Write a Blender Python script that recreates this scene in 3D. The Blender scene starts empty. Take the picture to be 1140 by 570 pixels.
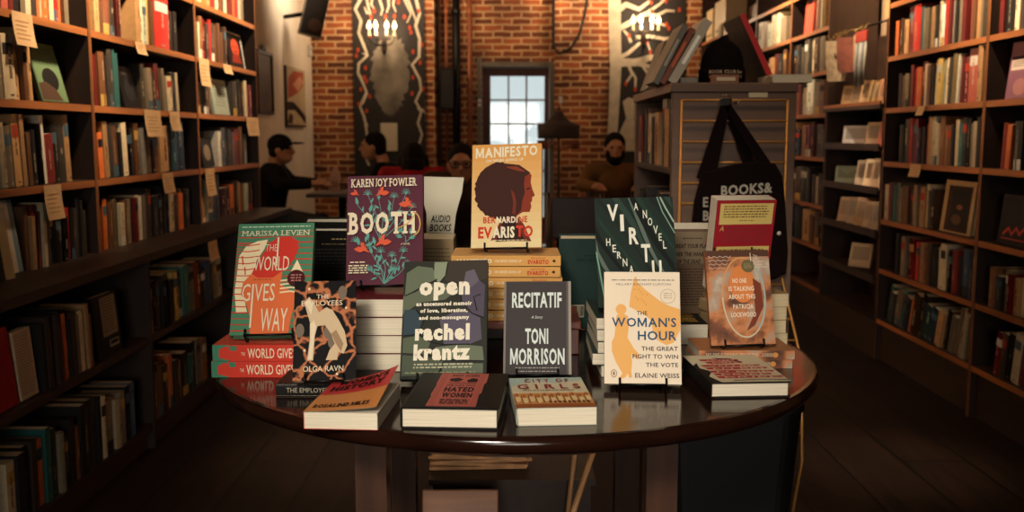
import bpy, bmesh, math, random
from math import sin, cos, tan, pi, radians, sqrt, atan2
from mathutils import Vector, Matrix
random.seed(11)
SC = bpy.context.scene
COL = SC.collection
# ------------------------------------------------------------------ camera numbers (image taken as 1140 x 570)
FPX, TH, CZ = 1108.0, radians(6.84), 1.19
CT, ST = cos(TH), sin(TH)

def at(px, py, Y):
    "world point at horizontal distance Y seen at pixel (px, py); used to read the photograph's layout"
    a, b = (px - 570) / FPX, (285 - py) / FPX
    ry, rz = CT + b * ST, -ST + b * CT
    return Vector((a * Y / ry, Y, CZ + rz * Y / ry))

def depth_on_plane(px, X, z):
    "distance Y at which the vertical plane x = X is seen at image column px, at height z"
    return (FPX * abs(X) / abs(px - 570) + (z - CZ) * ST) / CT

def px_of(p):
    d = p[1] * CT - (p[2] - CZ) * ST
    u = (p[2] - CZ) * CT + p[1] * ST
    return 570 + FPX * p[0] / d, 285 - FPX * u / d

# ------------------------------------------------------------------ materials
def lin(c):
    return tuple(((v / 255) / 12.92 if v / 255 <= 0.04045 else ((v / 255 + 0.055) / 1.055) ** 2.4) for v in c)

MATS = {}
def mat(name, rgb, rough=0.6, metal=0.0, noise=0.0, nscale=8.0, bump=0.0, bscale=60.0, emit=0.0, spec=0.5, coat=0.0, stretch=None):
    "one procedural material per name; rgb is 0-255 sRGB"
    if name in MATS: return MATS[name]
    m = bpy.data.materials.new(name); m.use_nodes = True
    nt = m.node_tree; b = nt.nodes['Principled BSDF']
    c = lin(rgb)
    b.inputs['Base Color'].default_value = (*c, 1)
    b.inputs['Roughness'].default_value = rough
    b.inputs['Metallic'].default_value = metal
    b.inputs['Specular IOR Level'].default_value = spec
    if coat: b.inputs['Coat Weight'].default_value = coat; b.inputs['Coat Roughness'].default_value = 0.1
    if emit:
        b.inputs['Emission Color'].default_value = (*c, 1); b.inputs['Emission Strength'].default_value = emit
    if noise or bump:
        tc = nt.nodes.new('ShaderNodeTexCoord'); mp = nt.nodes.new('ShaderNodeMapping')
        nt.links.new(tc.outputs['Object'], mp.inputs['Vector'])
        if stretch: mp.inputs['Scale'].default_value = stretch
        if noise:
            n = nt.nodes.new('ShaderNodeTexNoise'); n.inputs['Scale'].default_value = nscale; n.inputs['Detail'].default_value = 5
            nt.links.new(mp.outputs['Vector'], n.inputs['Vector'])
            r = nt.nodes.new('ShaderNodeValToRGB')
            r.color_ramp.elements[0].position = 0.3; r.color_ramp.elements[1].position = 0.7
            r.color_ramp.elements[0].color = (*[v * (1 - noise) for v in c], 1)
            r.color_ramp.elements[1].color = (*[min(1, v * (1 + noise)) for v in c], 1)
            nt.links.new(n.outputs['Fac'], r.inputs['Fac']); nt.links.new(r.outputs['Color'], b.inputs['Base Color'])
        if bump:
            n2 = nt.nodes.new('ShaderNodeTexNoise'); n2.inputs['Scale'].default_value = bscale
            nt.links.new(mp.outputs['Vector'], n2.inputs['Vector'])
            bp = nt.nodes.new('ShaderNodeBump'); bp.inputs['Strength'].default_value = bump; bp.inputs['Distance'].default_value = 0.004
            nt.links.new(n2.outputs['Fac'], bp.inputs['Height']); nt.links.new(bp.outputs['Normal'], b.inputs['Normal'])
    MATS[name] = m
    return m

def ink(rgb, rough=0.5):
    return mat('ink_%d_%d_%d' % tuple(rgb), rgb, .6, spec=.12)

def wood(name, rgb, rough=0.45, axis='y', var=0.35, scale=3.0, coat=0.0, plank=None):
    "streaky wood grain along one axis; plank = (width axis, width) adds board joints"
    if name in MATS: return MATS[name]
    m = mat(name, rgb, rough, coat=coat); nt = m.node_tree; b = nt.nodes['Principled BSDF']; c = lin(rgb)
    tc = nt.nodes.new('ShaderNodeTexCoord'); mp = nt.nodes.new('ShaderNodeMapping')
    s = {'x': (1, 14, 14), 'y': (14, 1, 14), 'z': (14, 14, 1)}[axis]
    mp.inputs['Scale'].default_value = [v * scale * .5 for v in s]
    nt.links.new(tc.outputs['Object'], mp.inputs['Vector'])
    n = nt.nodes.new('ShaderNodeTexNoise'); n.inputs['Scale'].default_value = 1.0; n.inputs['Detail'].default_value = 6; n.inputs['Distortion'].default_value = .6
    nt.links.new(mp.outputs['Vector'], n.inputs['Vector'])
    r = nt.nodes.new('ShaderNodeValToRGB'); r.color_ramp.elements[0].position = .3; r.color_ramp.elements[1].position = .72
    r.color_ramp.elements[0].color = (*[v * (1 - var) for v in c], 1); r.color_ramp.elements[1].color = (*[v * (1 + var) for v in c], 1)
    nt.links.new(n.outputs['Fac'], r.inputs['Fac'])
    out = r.outputs['Color']
    bp = nt.nodes.new('ShaderNodeBump'); bp.inputs['Strength'].default_value = .25; bp.inputs['Distance'].default_value = .002
    h = n.outputs['Fac']
    if plank:
        br = nt.nodes.new('ShaderNodeTexBrick'); br.offset = .37
        m2 = nt.nodes.new('ShaderNodeMapping'); m2.inputs['Rotation'].default_value = (0, 0, pi / 2)
        nt.links.new(tc.outputs['Object'], m2.inputs['Vector']); nt.links.new(m2.outputs['Vector'], br.inputs['Vector'])
        br.inputs['Scale'].default_value = 1; br.inputs['Brick Width'].default_value = 2.6; br.inputs['Row Height'].default_value = plank
        br.inputs['Mortar Size'].default_value = .006; br.inputs['Color1'].default_value = (1, 1, 1, 1); br.inputs['Color2'].default_value = (.55, .5, .46, 1); br.inputs['Mortar'].default_value = (.06, .05, .04, 1)
        mx = nt.nodes.new('ShaderNodeMixRGB'); mx.blend_type = 'MULTIPLY'; mx.inputs['Fac'].default_value = 1
        nt.links.new(out, mx.inputs['Color1']); nt.links.new(br.outputs['Color'], mx.inputs['Color2']); out = mx.outputs['Color']
        sub = nt.nodes.new('ShaderNodeMath'); sub.operation = 'SUBTRACT'
        nt.links.new(n.outputs['Fac'], sub.inputs[0]); nt.links.new(br.outputs['Fac'], sub.inputs[1]); h = sub.outputs['Value']
    nt.links.new(out, b.inputs['Base Color']); nt.links.new(h, bp.inputs['Height']); nt.links.new(bp.outputs['Normal'], b.inputs['Normal'])
    return m

def brick_mat():
    m = mat('old_brick', (150, 80, 45), .85); nt = m.node_tree; b = nt.nodes['Principled BSDF']
    tc = nt.nodes.new('ShaderNodeTexCoord'); sp = nt.nodes.new('ShaderNodeSeparateXYZ'); cb = nt.nodes.new('ShaderNodeCombineXYZ')
    nt.links.new(tc.outputs['Object'], sp.inputs[0]); nt.links.new(sp.outputs['X'], cb.inputs['X']); nt.links.new(sp.outputs['Z'], cb.inputs['Y'])
    wob = nt.nodes.new('ShaderNodeTexNoise'); wob.inputs['Scale'].default_value = 9
    nt.links.new(cb.outputs[0], wob.inputs['Vector'])
    ad = nt.nodes.new('ShaderNodeMixRGB'); ad.blend_type = 'LINEAR_LIGHT'; ad.inputs['Fac'].default_value = .012
    nt.links.new(cb.outputs[0], ad.inputs['Color1']); nt.links.new(wob.outputs['Color'], ad.inputs['Color2'])
    br = nt.nodes.new('ShaderNodeTexBrick'); nt.links.new(ad.outputs['Color'], br.inputs['Vector'])
    br.inputs['Scale'].default_value = 1; br.inputs['Brick Width'].default_value = .205; br.inputs['Row Height'].default_value = .068
    br.inputs['Mortar Size'].default_value = .0115; br.inputs['Mortar Smooth'].default_value = .35; br.inputs['Bias'].default_value = -.05
    br.inputs['Color1'].default_value = (*lin((186, 104, 58)), 1); br.inputs['Color2'].default_value = (*lin((96, 50, 30)), 1); br.inputs['Mortar'].default_value = (*lin((226, 186, 140)), 1)
    n = nt.nodes.new('ShaderNodeTexNoise'); n.inputs['Scale'].default_value = 2.2; n.inputs['Detail'].default_value = 8
    nt.links.new(cb.outputs[0], n.inputs['Vector'])
    r = nt.nodes.new('ShaderNodeValToRGB'); r.color_ramp.elements[0].color = (.45, .4, .36, 1); r.color_ramp.elements[1].color = (1.25, 1.2, 1.1, 1)
    r.color_ramp.elements[0].position = .32; r.color_ramp.elements[1].position = .68
    nt.links.new(n.outputs['Fac'], r.inputs['Fac'])
    mx = nt.nodes.new('ShaderNodeMixRGB'); mx.blend_type = 'MULTIPLY'; mx.inputs['Fac'].default_value = 1
    nt.links.new(br.outputs['Color'], mx.inputs['Color1']); nt.links.new(r.outputs['Color'], mx.inputs['Color2'])
    nt.links.new(mx.outputs['Color'], b.inputs['Base Color'])
    bp = nt.nodes.new('ShaderNodeBump'); bp.inputs['Strength'].default_value = .7; bp.inputs['Distance'].default_value = .012; bp.invert = True
    nt.links.new(br.outputs['Fac'], bp.inputs['Height']); nt.links.new(bp.outputs['Normal'], b.inputs['Normal'])
    return m

def paper_edge_mat(name, rgb):
    "stacked page edges: fine lines across the thickness (local y)"
    if name in MATS: return MATS[name]
    m = mat(name, rgb, .85); nt = m.node_tree; b = nt.nodes['Principled BSDF']; c = lin(rgb)
    tc = nt.nodes.new('ShaderNodeTexCoord'); mp = nt.nodes.new('ShaderNodeMapping'); mp.inputs['Scale'].default_value = (6, 900, 6)
    nt.links.new(tc.outputs['Object'], mp.inputs['Vector'])
    n = nt.nodes.new('ShaderNodeTexNoise'); n.inputs['Scale'].default_value = 1; n.inputs['Detail'].default_value = 2
    nt.links.new(mp.outputs['Vector'], n.inputs['Vector'])
    r = nt.nodes.new('ShaderNodeValToRGB'); r.color_ramp.elements[0].position = .25; r.color_ramp.elements[1].position = .6
    r.color_ramp.elements[0].color = (*[v * .72 for v in c], 1); r.color_ramp.elements[1].color = (*c, 1)
    nt.links.new(n.outputs['Fac'], r.inputs['Fac']); nt.links.new(r.outputs['Color'], b.inputs['Base Color'])
    return m

# ------------------------------------------------------------------ mesh building
class MB:
    def __init__(s): s.v, s.f, s.m, s.sm = [], [], [], []
    def add(s, vs, fs, mi=0, M=None, smooth=False):
        n = len(s.v)
        s.v += [tuple(M @ Vector(p)) if M is not None else tuple(p) for p in vs]
        for f in fs: s.f.append([n + i for i in f]); s.m.append(mi); s.sm.append(smooth)
    def box(s, x0, x1, y0, y1, z0, z1, mi=0, M=None):
        vs = [(x, y, z) for x in (x0, x1) for y in (y0, y1) for z in (z0, z1)]
        s.add(vs, [(0, 1, 3, 2), (4, 6, 7, 5), (0, 4, 5, 1), (2, 3, 7, 6), (0, 2, 6, 4), (1, 5, 7, 3)], mi, M)
    def rbox(s, x0, x1, y0, y1, z0, z1, r=.004, mi=0, M=None, seg=2):
        "box with rounded edges"
        bm = bmesh.new(); bmesh.ops.create_cube(bm, size=1)
        for v in bm.verts: v.co = Vector(((x0 + x1) / 2 + v.co.x * (x1 - x0), (y0 + y1) / 2 + v.co.y * (y1 - y0), (z0 + z1) / 2 + v.co.z * (z1 - z0)))
        bmesh.ops.bevel(bm, geom=bm.edges[:], offset=r, segments=seg, affect='EDGES', profile=.5)
        bm.verts.index_update()
        s.add([v.co for v in bm.verts], [[v.index for v in f.verts] for f in bm.faces], mi, M, False); bm.free()
    def prism(s, prof, z0, z1, mi=0, M=None, axis='z', smooth=False):
        "extrude a closed 2D outline; axis z: (x,y) outline, axis y: (x,z) outline, axis x: (y,z) outline"
        n = len(prof)
        def P(a, b, c): return (a, b, c) if axis == 'z' else ((a, c, b) if axis == 'y' else (c, a, b))
        vs = [P(a, b, z0) for a, b in prof] + [P(a, b, z1) for a, b in prof]
        fs = [tuple(range(n))[::-1], tuple(range(n, 2 * n))] + [(i, (i + 1) % n, n + (i + 1) % n, n + i) for i in range(n)]
        if axis == 'y': fs = [f[::-1] for f in fs]
        s.add(vs, fs, mi, M, smooth)
    def tube(s, pts, r, n=8, mi=0, M=None, smooth=True, caps=True):
        "round tube along a polyline; r a number or one per point"
        pts = [Vector(p) for p in pts]; R = r if isinstance(r, (list, tuple)) else [r] * len(pts)
        vs = []; ref = None
        for i, p in enumerate(pts):
            t = ((pts[i + 1] if i + 1 < len(pts) else p) - (pts[i - 1] if i else p))
            t = t.normalized() if t.length > 1e-9 else Vector((0, 0, 1))
            if ref is None: ref = t.orthogonal().normalized()
            ref = (ref - t * ref.dot(t)); ref = ref.normalized() if ref.length > 1e-6 else t.orthogonal().normalized()
            b = t.cross(ref)
            vs += [p + (ref * cos(2 * pi * k / n) + b * sin(2 * pi * k / n)) * R[i] for k in range(n)]
        fs = [(i * n + k, i * n + (k + 1) % n, (i + 1) * n + (k + 1) % n, (i + 1) * n + k) for i in range(len(pts) - 1) for k in range(n)]
        if caps: fs += [tuple(range(n))[::-1], tuple(range((len(pts) - 1) * n, len(pts) * n))]
        s.add(vs, fs, mi, M, smooth)
    def lathe(s, prof, n=24, mi=0, M=None, smooth=True):
        "revolve (radius, z) profile about z"
        vs = [(r * cos(2 * pi * k / n), r * sin(2 * pi * k / n), z) for r, z in prof for k in range(n)]
        fs = [(i * n + k, i * n + (k + 1) % n, (i + 1) * n + (k + 1) % n, (i + 1) * n + k) for i in range(len(prof) - 1) for k in range(n)]
        fs += [tuple(range(n))[::-1], tuple(range((len(prof) - 1) * n, len(prof) * n))]
        s.add(vs, fs, mi, M, smooth)
    def ball(s, c, r, mi=0, M=None, nu=14, nv=9):
        rx, ry, rz = r if isinstance(r, (list, tuple)) else (r, r, r)
        vs = [(c[0], c[1], c[2] - rz)]
        for j in range(1, nv):
            a = -pi / 2 + pi * j / nv
            vs += [(c[0] + rx * cos(a) * cos(2 * pi * k / nu), c[1] + ry * cos(a) * sin(2 * pi * k / nu), c[2] + rz * sin(a)) for k in range(nu)]
        vs.append((c[0], c[1], c[2] + rz)); T = len(vs) - 1
        fs = [(0, 1 + (k + 1) % nu, 1 + k) for k in range(nu)]
        fs += [(1 + j * nu + k, 1 + j * nu + (k + 1) % nu, 1 + (j + 1) * nu + (k + 1) % nu, 1 + (j + 1) * nu + k) for j in range(nv - 2) for k in range(nu)]
        fs += [(T, 1 + (nv - 2) * nu + k, 1 + (nv - 2) * nu + (k + 1) % nu) for k in range(nu)]
        s.add(vs, fs, mi, M, True)
    def build(s, name, mats, parent=None, loc=None, M=None, remesh=0):
        me = bpy.data.meshes.new(name); me.from_pydata(s.v, [], s.f)
        mats = mats if isinstance(mats, (list, tuple)) else [mats]
        for m in mats: me.materials.append(m)
        me.polygons.foreach_set('material_index', s.m); me.polygons.foreach_set('use_smooth', s.sm); me.update()
        o = bpy.data.objects.new(name, me); COL.objects.link(o)
        if parent is not None: o.parent = parent
        if loc is not None: o.location = loc
        if M is not None: o.matrix_basis = M
        if remesh:
            r = o.modifiers.new('Remesh', 'REMESH'); r.mode = 'VOXEL'; r.voxel_size = remesh; r.use_smooth_shade = True
            sm = o.modifiers.new('Smooth', 'SMOOTH'); sm.factor = .5; sm.iterations = 3
        return o

def tag(o, label=None, cat=None, group=None, kind=None):
    if label: o['label'] = label
    if cat: o['category'] = cat
    if group: o['group'] = group
    if kind: o['kind'] = kind
    return o

def empty(name, M=None, loc=None):
    o = bpy.data.objects.new(name, None); COL.objects.link(o); o.empty_display_size = .05
    if M is not None: o.matrix_basis = M
    if loc is not None: o.location = loc
    return o

def pose(X, Y, Z, yaw=0, lean=0, roll=0):
    return Matrix.Translation((X, Y, Z)) @ Matrix.Rotation(radians(yaw), 4, 'Z') @ Matrix.Rotation(radians(-lean), 4, 'X') @ Matrix.Rotation(radians(roll), 4, 'Y')

# ------------------------------------------------------------------ lettering
GL = {}
def glyphs(txt, bold=0.0, shear=0.0, space=1.0):
    "outline of a line of text as (2D points, faces), scaled to a unit box"
    space = max(space, 1 + bold * 3)
    k = (txt, bold, shear, space)
    if k in GL: return GL[k]
    if 'M' in txt and bold > 0:      # heavy capitals set one by one, with an M drawn from its own outline
        vs, fs, x, bb = [], [], 0.0, bold / .7
        for c in txt:
            if c == ' ': x += .34; continue
            if c == 'M':
                w, q = 1.0 + bb, .13 + 1.7 * bb; g = [(0, 0), (0, 1), (q * 1.1, 1), (w / 2, .1 + 1.35 * q), (w - q * 1.1, 1), (w, 1), (w, 0), (w - q, 0), (w - q, .6), (w / 2 + q * .28, .06), (w / 2 - q * .28, .06), (q, .6), (q, 0)]
                gv, gf, asp = [(p / w, r_) for p, r_ in g], [tuple(range(13))[::-1]], w
            else: gv, gf, asp = glyphs(c, bold, 0, 1)
            h0, hh = (.62, .38) if c == "'" else (0, 1)
            fs += [tuple(i + len(vs) for i in f) for f in gf]; vs += [(x + p * asp * hh + shear * r_, h0 + r_ * hh) for p, r_ in gv]; x += asp * hh + max(.07, .17 - bb)
        x1 = max(p[0] for p in vs); GL[k] = ([(p / x1, r_) for p, r_ in vs], fs, x1); return GL[k]
    c = bpy.data.curves.new('lettering', 'FONT'); c.body = txt; c.size = 1; c.offset = bold; c.shear = shear; c.space_character = space; c.resolution_u = 2; c.fill_mode = 'FRONT'
    o = bpy.data.objects.new('lettering_source', c); COL.objects.link(o)
    dg = bpy.context.evaluated_depsgraph_get(); me = bpy.data.meshes.new_from_object(o.evaluated_get(dg))
    vs = [(v.co.x, v.co.y) for v in me.vertices]; fs = [tuple(p.vertices) for p in me.polygons]
    bpy.data.objects.remove(o); bpy.data.curves.remove(c); bpy.data.meshes.remove(me)
    if not vs: vs = [(0, 0)]
    x0, x1 = min(p[0] for p in vs), max(p[0] for p in vs); y0, y1 = min(p[1] for p in vs), max(p[1] for p in vs)
    vs = [((x - x0) / max(x1 - x0, 1e-6), (y - y0) / max(y1 - y0, 1e-6)) for x, y in vs]
    GL[k] = (vs, fs, (x1 - x0) / max(y1 - y0, 1e-6))
    return GL[k]

SERIF = {'A': 'b.08 b.92', 'B': 't.12 b.12', 'D': 't.12 b.12', 'E': 't.12 b.12', 'F': 't.12 b.12', 'H': 't.12 b.12 t.88 b.88', 'I': 't.5 b.5', 'J': 't.75', 'K': 't.12 b.12 t.85 b.9', 'L': 't.12 b.12',
         'M': 't.1 b.08 t.9 b.92', 'N': 't.1 b.1 t.9', 'P': 't.12 b.12', 'R': 't.12 b.12 b.92', 'T': 'b.5', 'U': 't.12 t.88', 'V': 't.07 t.93', 'W': 't.05 t.95', 'X': 't.1 b.1 t.9 b.9', 'Y': 't.07 t.93 b.5'}

class Art:
    "printed matter on a flat panel of size w x h: u to the right, v downwards, both 0..1; M maps (u*w, (1-v)*h) on the panel to the thing's frame"
    def __init__(s, w, h, M):
        s.w, s.h, s.M = w, h, M; s.pic, s.n = MB(), 0; s.pm, s.prints = [], []
    def _new(s, nm=None): s.prints.append((MB(), [], nm))
    def _print(s, serif):
        if serif is False: s._new()
        return s.prints[-1][0]
    def _mi(s, lst, m):
        if m not in lst: lst.append(m)
        return lst.index(m)
    def _put(s, mb, pts, faces, m, lst, lift):
        s.n += 1
        z = -.0002 - .00003 * s.n if lift is None else lift
        mb.add([(u * s.w, z, (1 - v) * s.h) for u, v in pts], faces, s._mi(lst, m), s.M)
    def poly(s, col, pts):
        m = ink(col) if isinstance(col, tuple) else col
        s._put(s.pic, pts, [tuple(range(len(pts)))], m, s.pm, None); return s
    def rect(s, col, u0, u1, v0, v1): return s.poly(col, [(u0, v1), (u1, v1), (u1, v0), (u0, v0)])
    def oval(s, col, u, v, ru, rv, n=24, rot=0):
        return s.poly(col, [(u + ru * cos(2 * pi * k / n) * cos(rot) - rv * sin(2 * pi * k / n) * sin(rot), v - ru * cos(2 * pi * k / n) * sin(rot) - rv * sin(2 * pi * k / n) * cos(rot)) for k in range(n)])
    def ring(s, col, u, v, ru, rv, t, n=36, a0=0, a1=2 * pi):
        m = ink(col); pts = []; fs = []
        for k in range(n + 1):
            a = a0 + (a1 - a0) * k / n
            pts += [(u + ru * cos(a), v - rv * sin(a)), (u + (ru - t) * cos(a), v - (rv - t * s.w / s.h) * sin(a))]
        fs = [(2 * k, 2 * k + 2, 2 * k + 3, 2 * k + 1) for k in range(n)]
        s._put(s.pic, pts, fs, m, s.pm, None); return s
    def line(s, col, pts, t, t1=None):
        "polyline of width t (in u units)"
        m = ink(col) if isinstance(col, tuple) else col; P = []; k = s.w / s.h; t1 = t if t1 is None else t1
        for i, (u, v) in enumerate(pts):
            a = pts[max(i - 1, 0)]; b = pts[min(i + 1, len(pts) - 1)]
            dx, dy = (b[0] - a[0]), (b[1] - a[1]) / k; L = sqrt(dx * dx + dy * dy) or 1
            tt = (t + (t1 - t) * i / max(1, len(pts) - 1)) / 2
            P += [(u - dy / L * tt, v + dx / L * tt * k), (u + dy / L * tt, v - dx / L * tt * k)]
        s._put(s.pic, P, [(2 * i, 2 * i + 2, 2 * i + 3, 2 * i + 1) for i in range(len(pts) - 1)], m, s.pm, None); return s
    def text(s, txt, u0, u1, v0, v1, col, bold=0.0, shear=0.0, serif=False, slope=0.0, space=1.0):
        m = ink(col)
        if serif is not None and serif is not False: s._new()
        if not serif:
            vs, fs, _ = glyphs(txt, bold, shear, space)
            s._put(s._print(serif), [(u0 + x * (u1 - u0), v1 - y * (v1 - v0) + slope * x) for x, y in vs], fs, m, s.prints[-1][1], None); return s
        wd = [(.35 if c == ' ' else (glyphs(c, bold, shear)[2] + .16)) for c in txt]; W = sum(wd) - .16; x = 0; H = v1 - v0
        for c, w in zip(txt, wd):
            if c != ' ':
                a0, a1 = u0 + (u1 - u0) * x / W, u0 + (u1 - u0) * (x + w - .16) / W
                if c == "I": a0, a1 = a0 + (a1 - a0) * .2, a0 + (a1 - a0) * .8
                s.text(c, a0, a1, v0, v1, col, bold, shear, serif=None)
                sw = (u1 - u0) / W * .42
                for q in SERIF.get(c, '').split():
                    ce = a0 + (a1 - a0) * float(q[1:]); vv = v0 if q[0] == 't' else v1 - H * .1
                    s._put(s.prints[-1][0], [(ce - sw / 2, vv + H * .1), (ce + sw / 2, vv + H * .1), (ce + sw / 2, vv), (ce - sw / 2, vv)], [(0, 1, 2, 3)], m, s.prints[-1][1], None)
            x += w
        return s
    def blurb(s, u0, u1, v0, v1, n, col, t=.45, ragged=.15, center=False, rnd=None):
        "n lines of print too small to read: rows of word-length dashes"
        rnd = rnd or random.Random(int(u0 * 1000 + v0 * 77 + n)); m = ink(col); s._new('small_print'); dv = (v1 - v0) / n
        for i in range(n):
            e = u1 - (u1 - u0) * ragged * rnd.random(); x = u0 + ((u1 - e) / 2 if center else 0); e = e + ((u1 - e) / 2 if center else 0)
            pts, fs = [], []
            while x < e - .01:
                w = min(rnd.uniform(.02, .075), e - x); k = len(pts)
                pts += [(x, v0 + i * dv + dv * t), (x + w, v0 + i * dv + dv * t), (x + w, v0 + i * dv), (x, v0 + i * dv)]; fs.append((k, k + 1, k + 2, k + 3)); x += w + .014
            if pts: s._put(s.prints[-1][0], pts, fs, m, s.prints[-1][1], None)
        return s
    def done(s, parent, picname='cover_picture', letname='lettering'):
        if s.pic.f: s.pic.build(picname, s.pm, parent)
        for mb, ms, nm in s.prints:
            if mb.f: mb.build(nm or letname, ms, parent)

# ------------------------------------------------------------------ a book, drawn in full: x across the cover, y from front cover to back cover, z up; origin under the middle of the front cover
PAGES = paper_edge_mat('page_edges_cream', (226, 213, 188))
PAGES_TAN = paper_edge_mat('page_edges_tan', (206, 184, 146))
def book_cover(mb, w, h, t, hard=True, mi=0):
    c = .0028 if hard else .0008
    x0, x1 = -w / 2, w / 2; r = min(.004, t * .2)
    out = [(x1, 0), (x1, c), (x0 + c + .001, c), (x0 + c, c + .001), (x0 + c, t - c - .001), (x0 + c + .001, t - c), (x1, t - c), (x1, t), (x0 + r, t), (x0 + r * .3, t - r * .3), (x0, t - r), (x0, r), (x0 + r * .3, r * .3), (x0 + r, 0)]
    mb.prism(out, 0, h, mi)
def book(name, M, w, h, t, col, label, cat='book', hard=True, art=None, spine=None, group=None, pages=None, rough=.45, cover=None, back=None):
    root = empty(name, M); tag(root, label, cat, group)
    cm = cover or (mat('cover_%d_%d_%d' % tuple(col), col, rough, noise=.06, nscale=30, spec=.12))
    mb = MB(); book_cover(mb, w, h, t, hard); mb.build('cover', cm, root)
    c = .0029 if hard else .0009; g = .0035 if hard else .0
    pb = MB(); pb.box(-w / 2 + c + .0005, w / 2 - g - .0004, c, t - c, g + .0003, h - g - .0003); pb.build('page_block', pages or PAGES, root)
    if art:
        A = Art(w, h, Matrix.Translation((-w / 2, 0, 0))); art(A); A.done(root)
    if back:
        A = Art(w, h, Matrix.Translation((w / 2, t, 0)) @ Matrix.Rotation(pi, 4, 'Z')); back(A); A.done(root, 'back_picture', 'back_lettering')
    if spine:   # u runs from the head of the spine down to its foot, v from front cover to back cover
        S = Matrix(((0, 1, 0, -w / 2), (0, 0, -1, t), (-1, 0, 0, h), (0, 0, 0, 1)))
        A = Art(h, t, S); spine(A); A.done(root, 'spine_picture', 'spine_lettering')
    return root
# ================================================================== THE ROOM
W_DARK = wood('dark_walnut', (50, 31, 20), .5, 'y')
W_EDGE = wood('lit_edge_wood', (158, 94, 46), .45, 'y')  # same wood as the shelves, lightened: lamp light painted into the front edges
W_UP = wood('upright_walnut', (46, 29, 19), .5, 'z')
W_UPE = wood('lit_upright_wood', (128, 76, 38), .5, 'z')  # upright wood in a lighter copy, for lamp light on its front edge
W_TABLE = wood('table_mahogany', (34, 16, 10), .13, 'x', var=.3, coat=.0)
W_TABLE.node_tree.nodes['Principled BSDF'].inputs['Specular IOR Level'].default_value = .32
W_LEG = wood('leg_mahogany', (66, 40, 27), .35, 'z')
W_FLOOR = wood('floor_boards', (40, 24, 15), .6, 'y', var=.5, plank=.24)
W_FLOOR.node_tree.nodes['Principled BSDF'].inputs['Specular IOR Level'].default_value = .2
PLASTER = mat('warm_plaster', (232, 214, 190), .9, noise=.10, nscale=2.2, bump=.2, bscale=25)
BRICK = brick_mat()
BLACK = mat('black_paint', (18, 15, 14), .55)
BLACKM = mat('black_metal', (16, 15, 15), .4, metal=.6)
XL, XR, YB, ZT = -2.10, 2.28, 10.6, 3.3
mb = MB(); mb.box(XL - .3, XR + .2, -3.0, YB + .2, -.12, 0); tag(mb.build('floor', W_FLOOR), 'wide dark worn floorboards', kind='structure')
mb = MB(); mb.box(XL - .3, XR + .2, -3.0, YB + .2, ZT, ZT + .12); tag(mb.build('ceiling', mat('dark_ceiling', (40, 30, 23), .9)), 'dark ceiling', kind='structure')
mb = MB(); mb.box(XL - .2, XL, 6.16, YB, 0, ZT); mb.box(XL - .2, -1.9, -3, 6.16, 0, ZT); tag(mb.build('wall_left', PLASTER), 'warm plaster side wall', kind='structure')
mb = MB(); mb.box(XR, XR + .2, -3, YB, 0, ZT); tag(mb.build('wall_right', mat('taupe_plaster', (150, 124, 98), .9, noise=.08)), 'taupe plaster side wall', kind='structure')
mb = MB(); mb.box(XL - .2, XR + .2, -3.2, -3, 0, ZT); tag(mb.build('wall_front', mat('dark_plaster', (62, 48, 38), .9)), 'plaster wall behind the viewer', kind='structure')
DX0, DX1, DZ = -.325, .45, 1.99
RX0, RB_ = -.815, .28      # the door stands in a shallow recess between two brick piers
YD = YB + RB_
mb = MB(); mb.box(XL - .2, RX0, YB, YD + .25, 0, ZT); mb.box(DX1, XR + .2, YB, YD + .25, 0, ZT); mb.box(RX0, DX0, YD, YD + .25, 0, ZT); mb.box(DX0, DX1, YD, YD + .25, DZ, ZT)
tag(mb.build('wall_back', BRICK), 'old red brick back wall', kind='structure')

# glazed door in the brick wall
d = empty('door_1', loc=(0, 0, 0)); tag(d, 'glazed red-brown door of small panes, daylight behind', kind='structure')
DF = wood('door_redwood', (96, 48, 36), .5, 'z')
px0, px1 = -.235, .355
mb = MB(); mb.box(DX0 + .003, px0, YD + .12, YD + .17, 0, 1.93); mb.box(px1, px1 + .045, YD + .12, YD + .17, 0, 1.93); mb.box(px0, px1, YD + .12, YD + .17, 1.845, 1.93); mb.box(px0, px1, YD + .12, YD + .17, 0, .3)
mb.build('door_frame', DF, d)
mb = MB(); mb.box(DX0 + .002, DX1 - .002, YD - .02, YD + .22, 1.935, DZ - .002); mb.box(DX0 - .05, DX0 - .001, YD - .03, YD - .001, 0, DZ + .05); mb.box(DX1 - .05, DX1 - .002, YD - .2, YD + .22, 0, 1.93)
mb.build('door_casing', mat('grey_casing', (120, 112, 100), .6, noise=.2), d)
mb = MB()
for i in (1, 2): x = px0 + (px1 - px0) * i / 3; mb.box(x - .009, x + .009, YD + .125, YD + .165, .3, 1.845)
for i in range(1, 6): z = 1.845 - .2575 * i; mb.box(px0, px1, YD + .127, YD + .163, z - .009, z + .009)
mb.build('glazing_bars', DF, d)
G = bpy.data.materials.new('window_glass'); G.use_nodes = True; nt = G.node_tree; nt.nodes.clear()
o_ = nt.nodes.new('ShaderNodeOutputMaterial'); tr = nt.nodes.new('ShaderNodeBsdfTransparent'); gl = nt.nodes.new('ShaderNodeBsdfGlossy'); mx = nt.nodes.new('ShaderNodeMixShader')
gl.inputs['Roughness'].default_value = .05; mx.inputs['Fac'].default_value = .06; tr.inputs['Color'].default_value = (.93, .97, .97, 1)
nt.links.new(tr.outputs[0], mx.inputs[1]); nt.links.new(gl.outputs[0], mx.inputs[2]); nt.links.new(mx.outputs[0], o_.inputs[0])
mb = MB(); mb.box(px0, px1, YD + .143, YD + .147, .3, 1.845); mb.build('glass', G, d)
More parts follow.
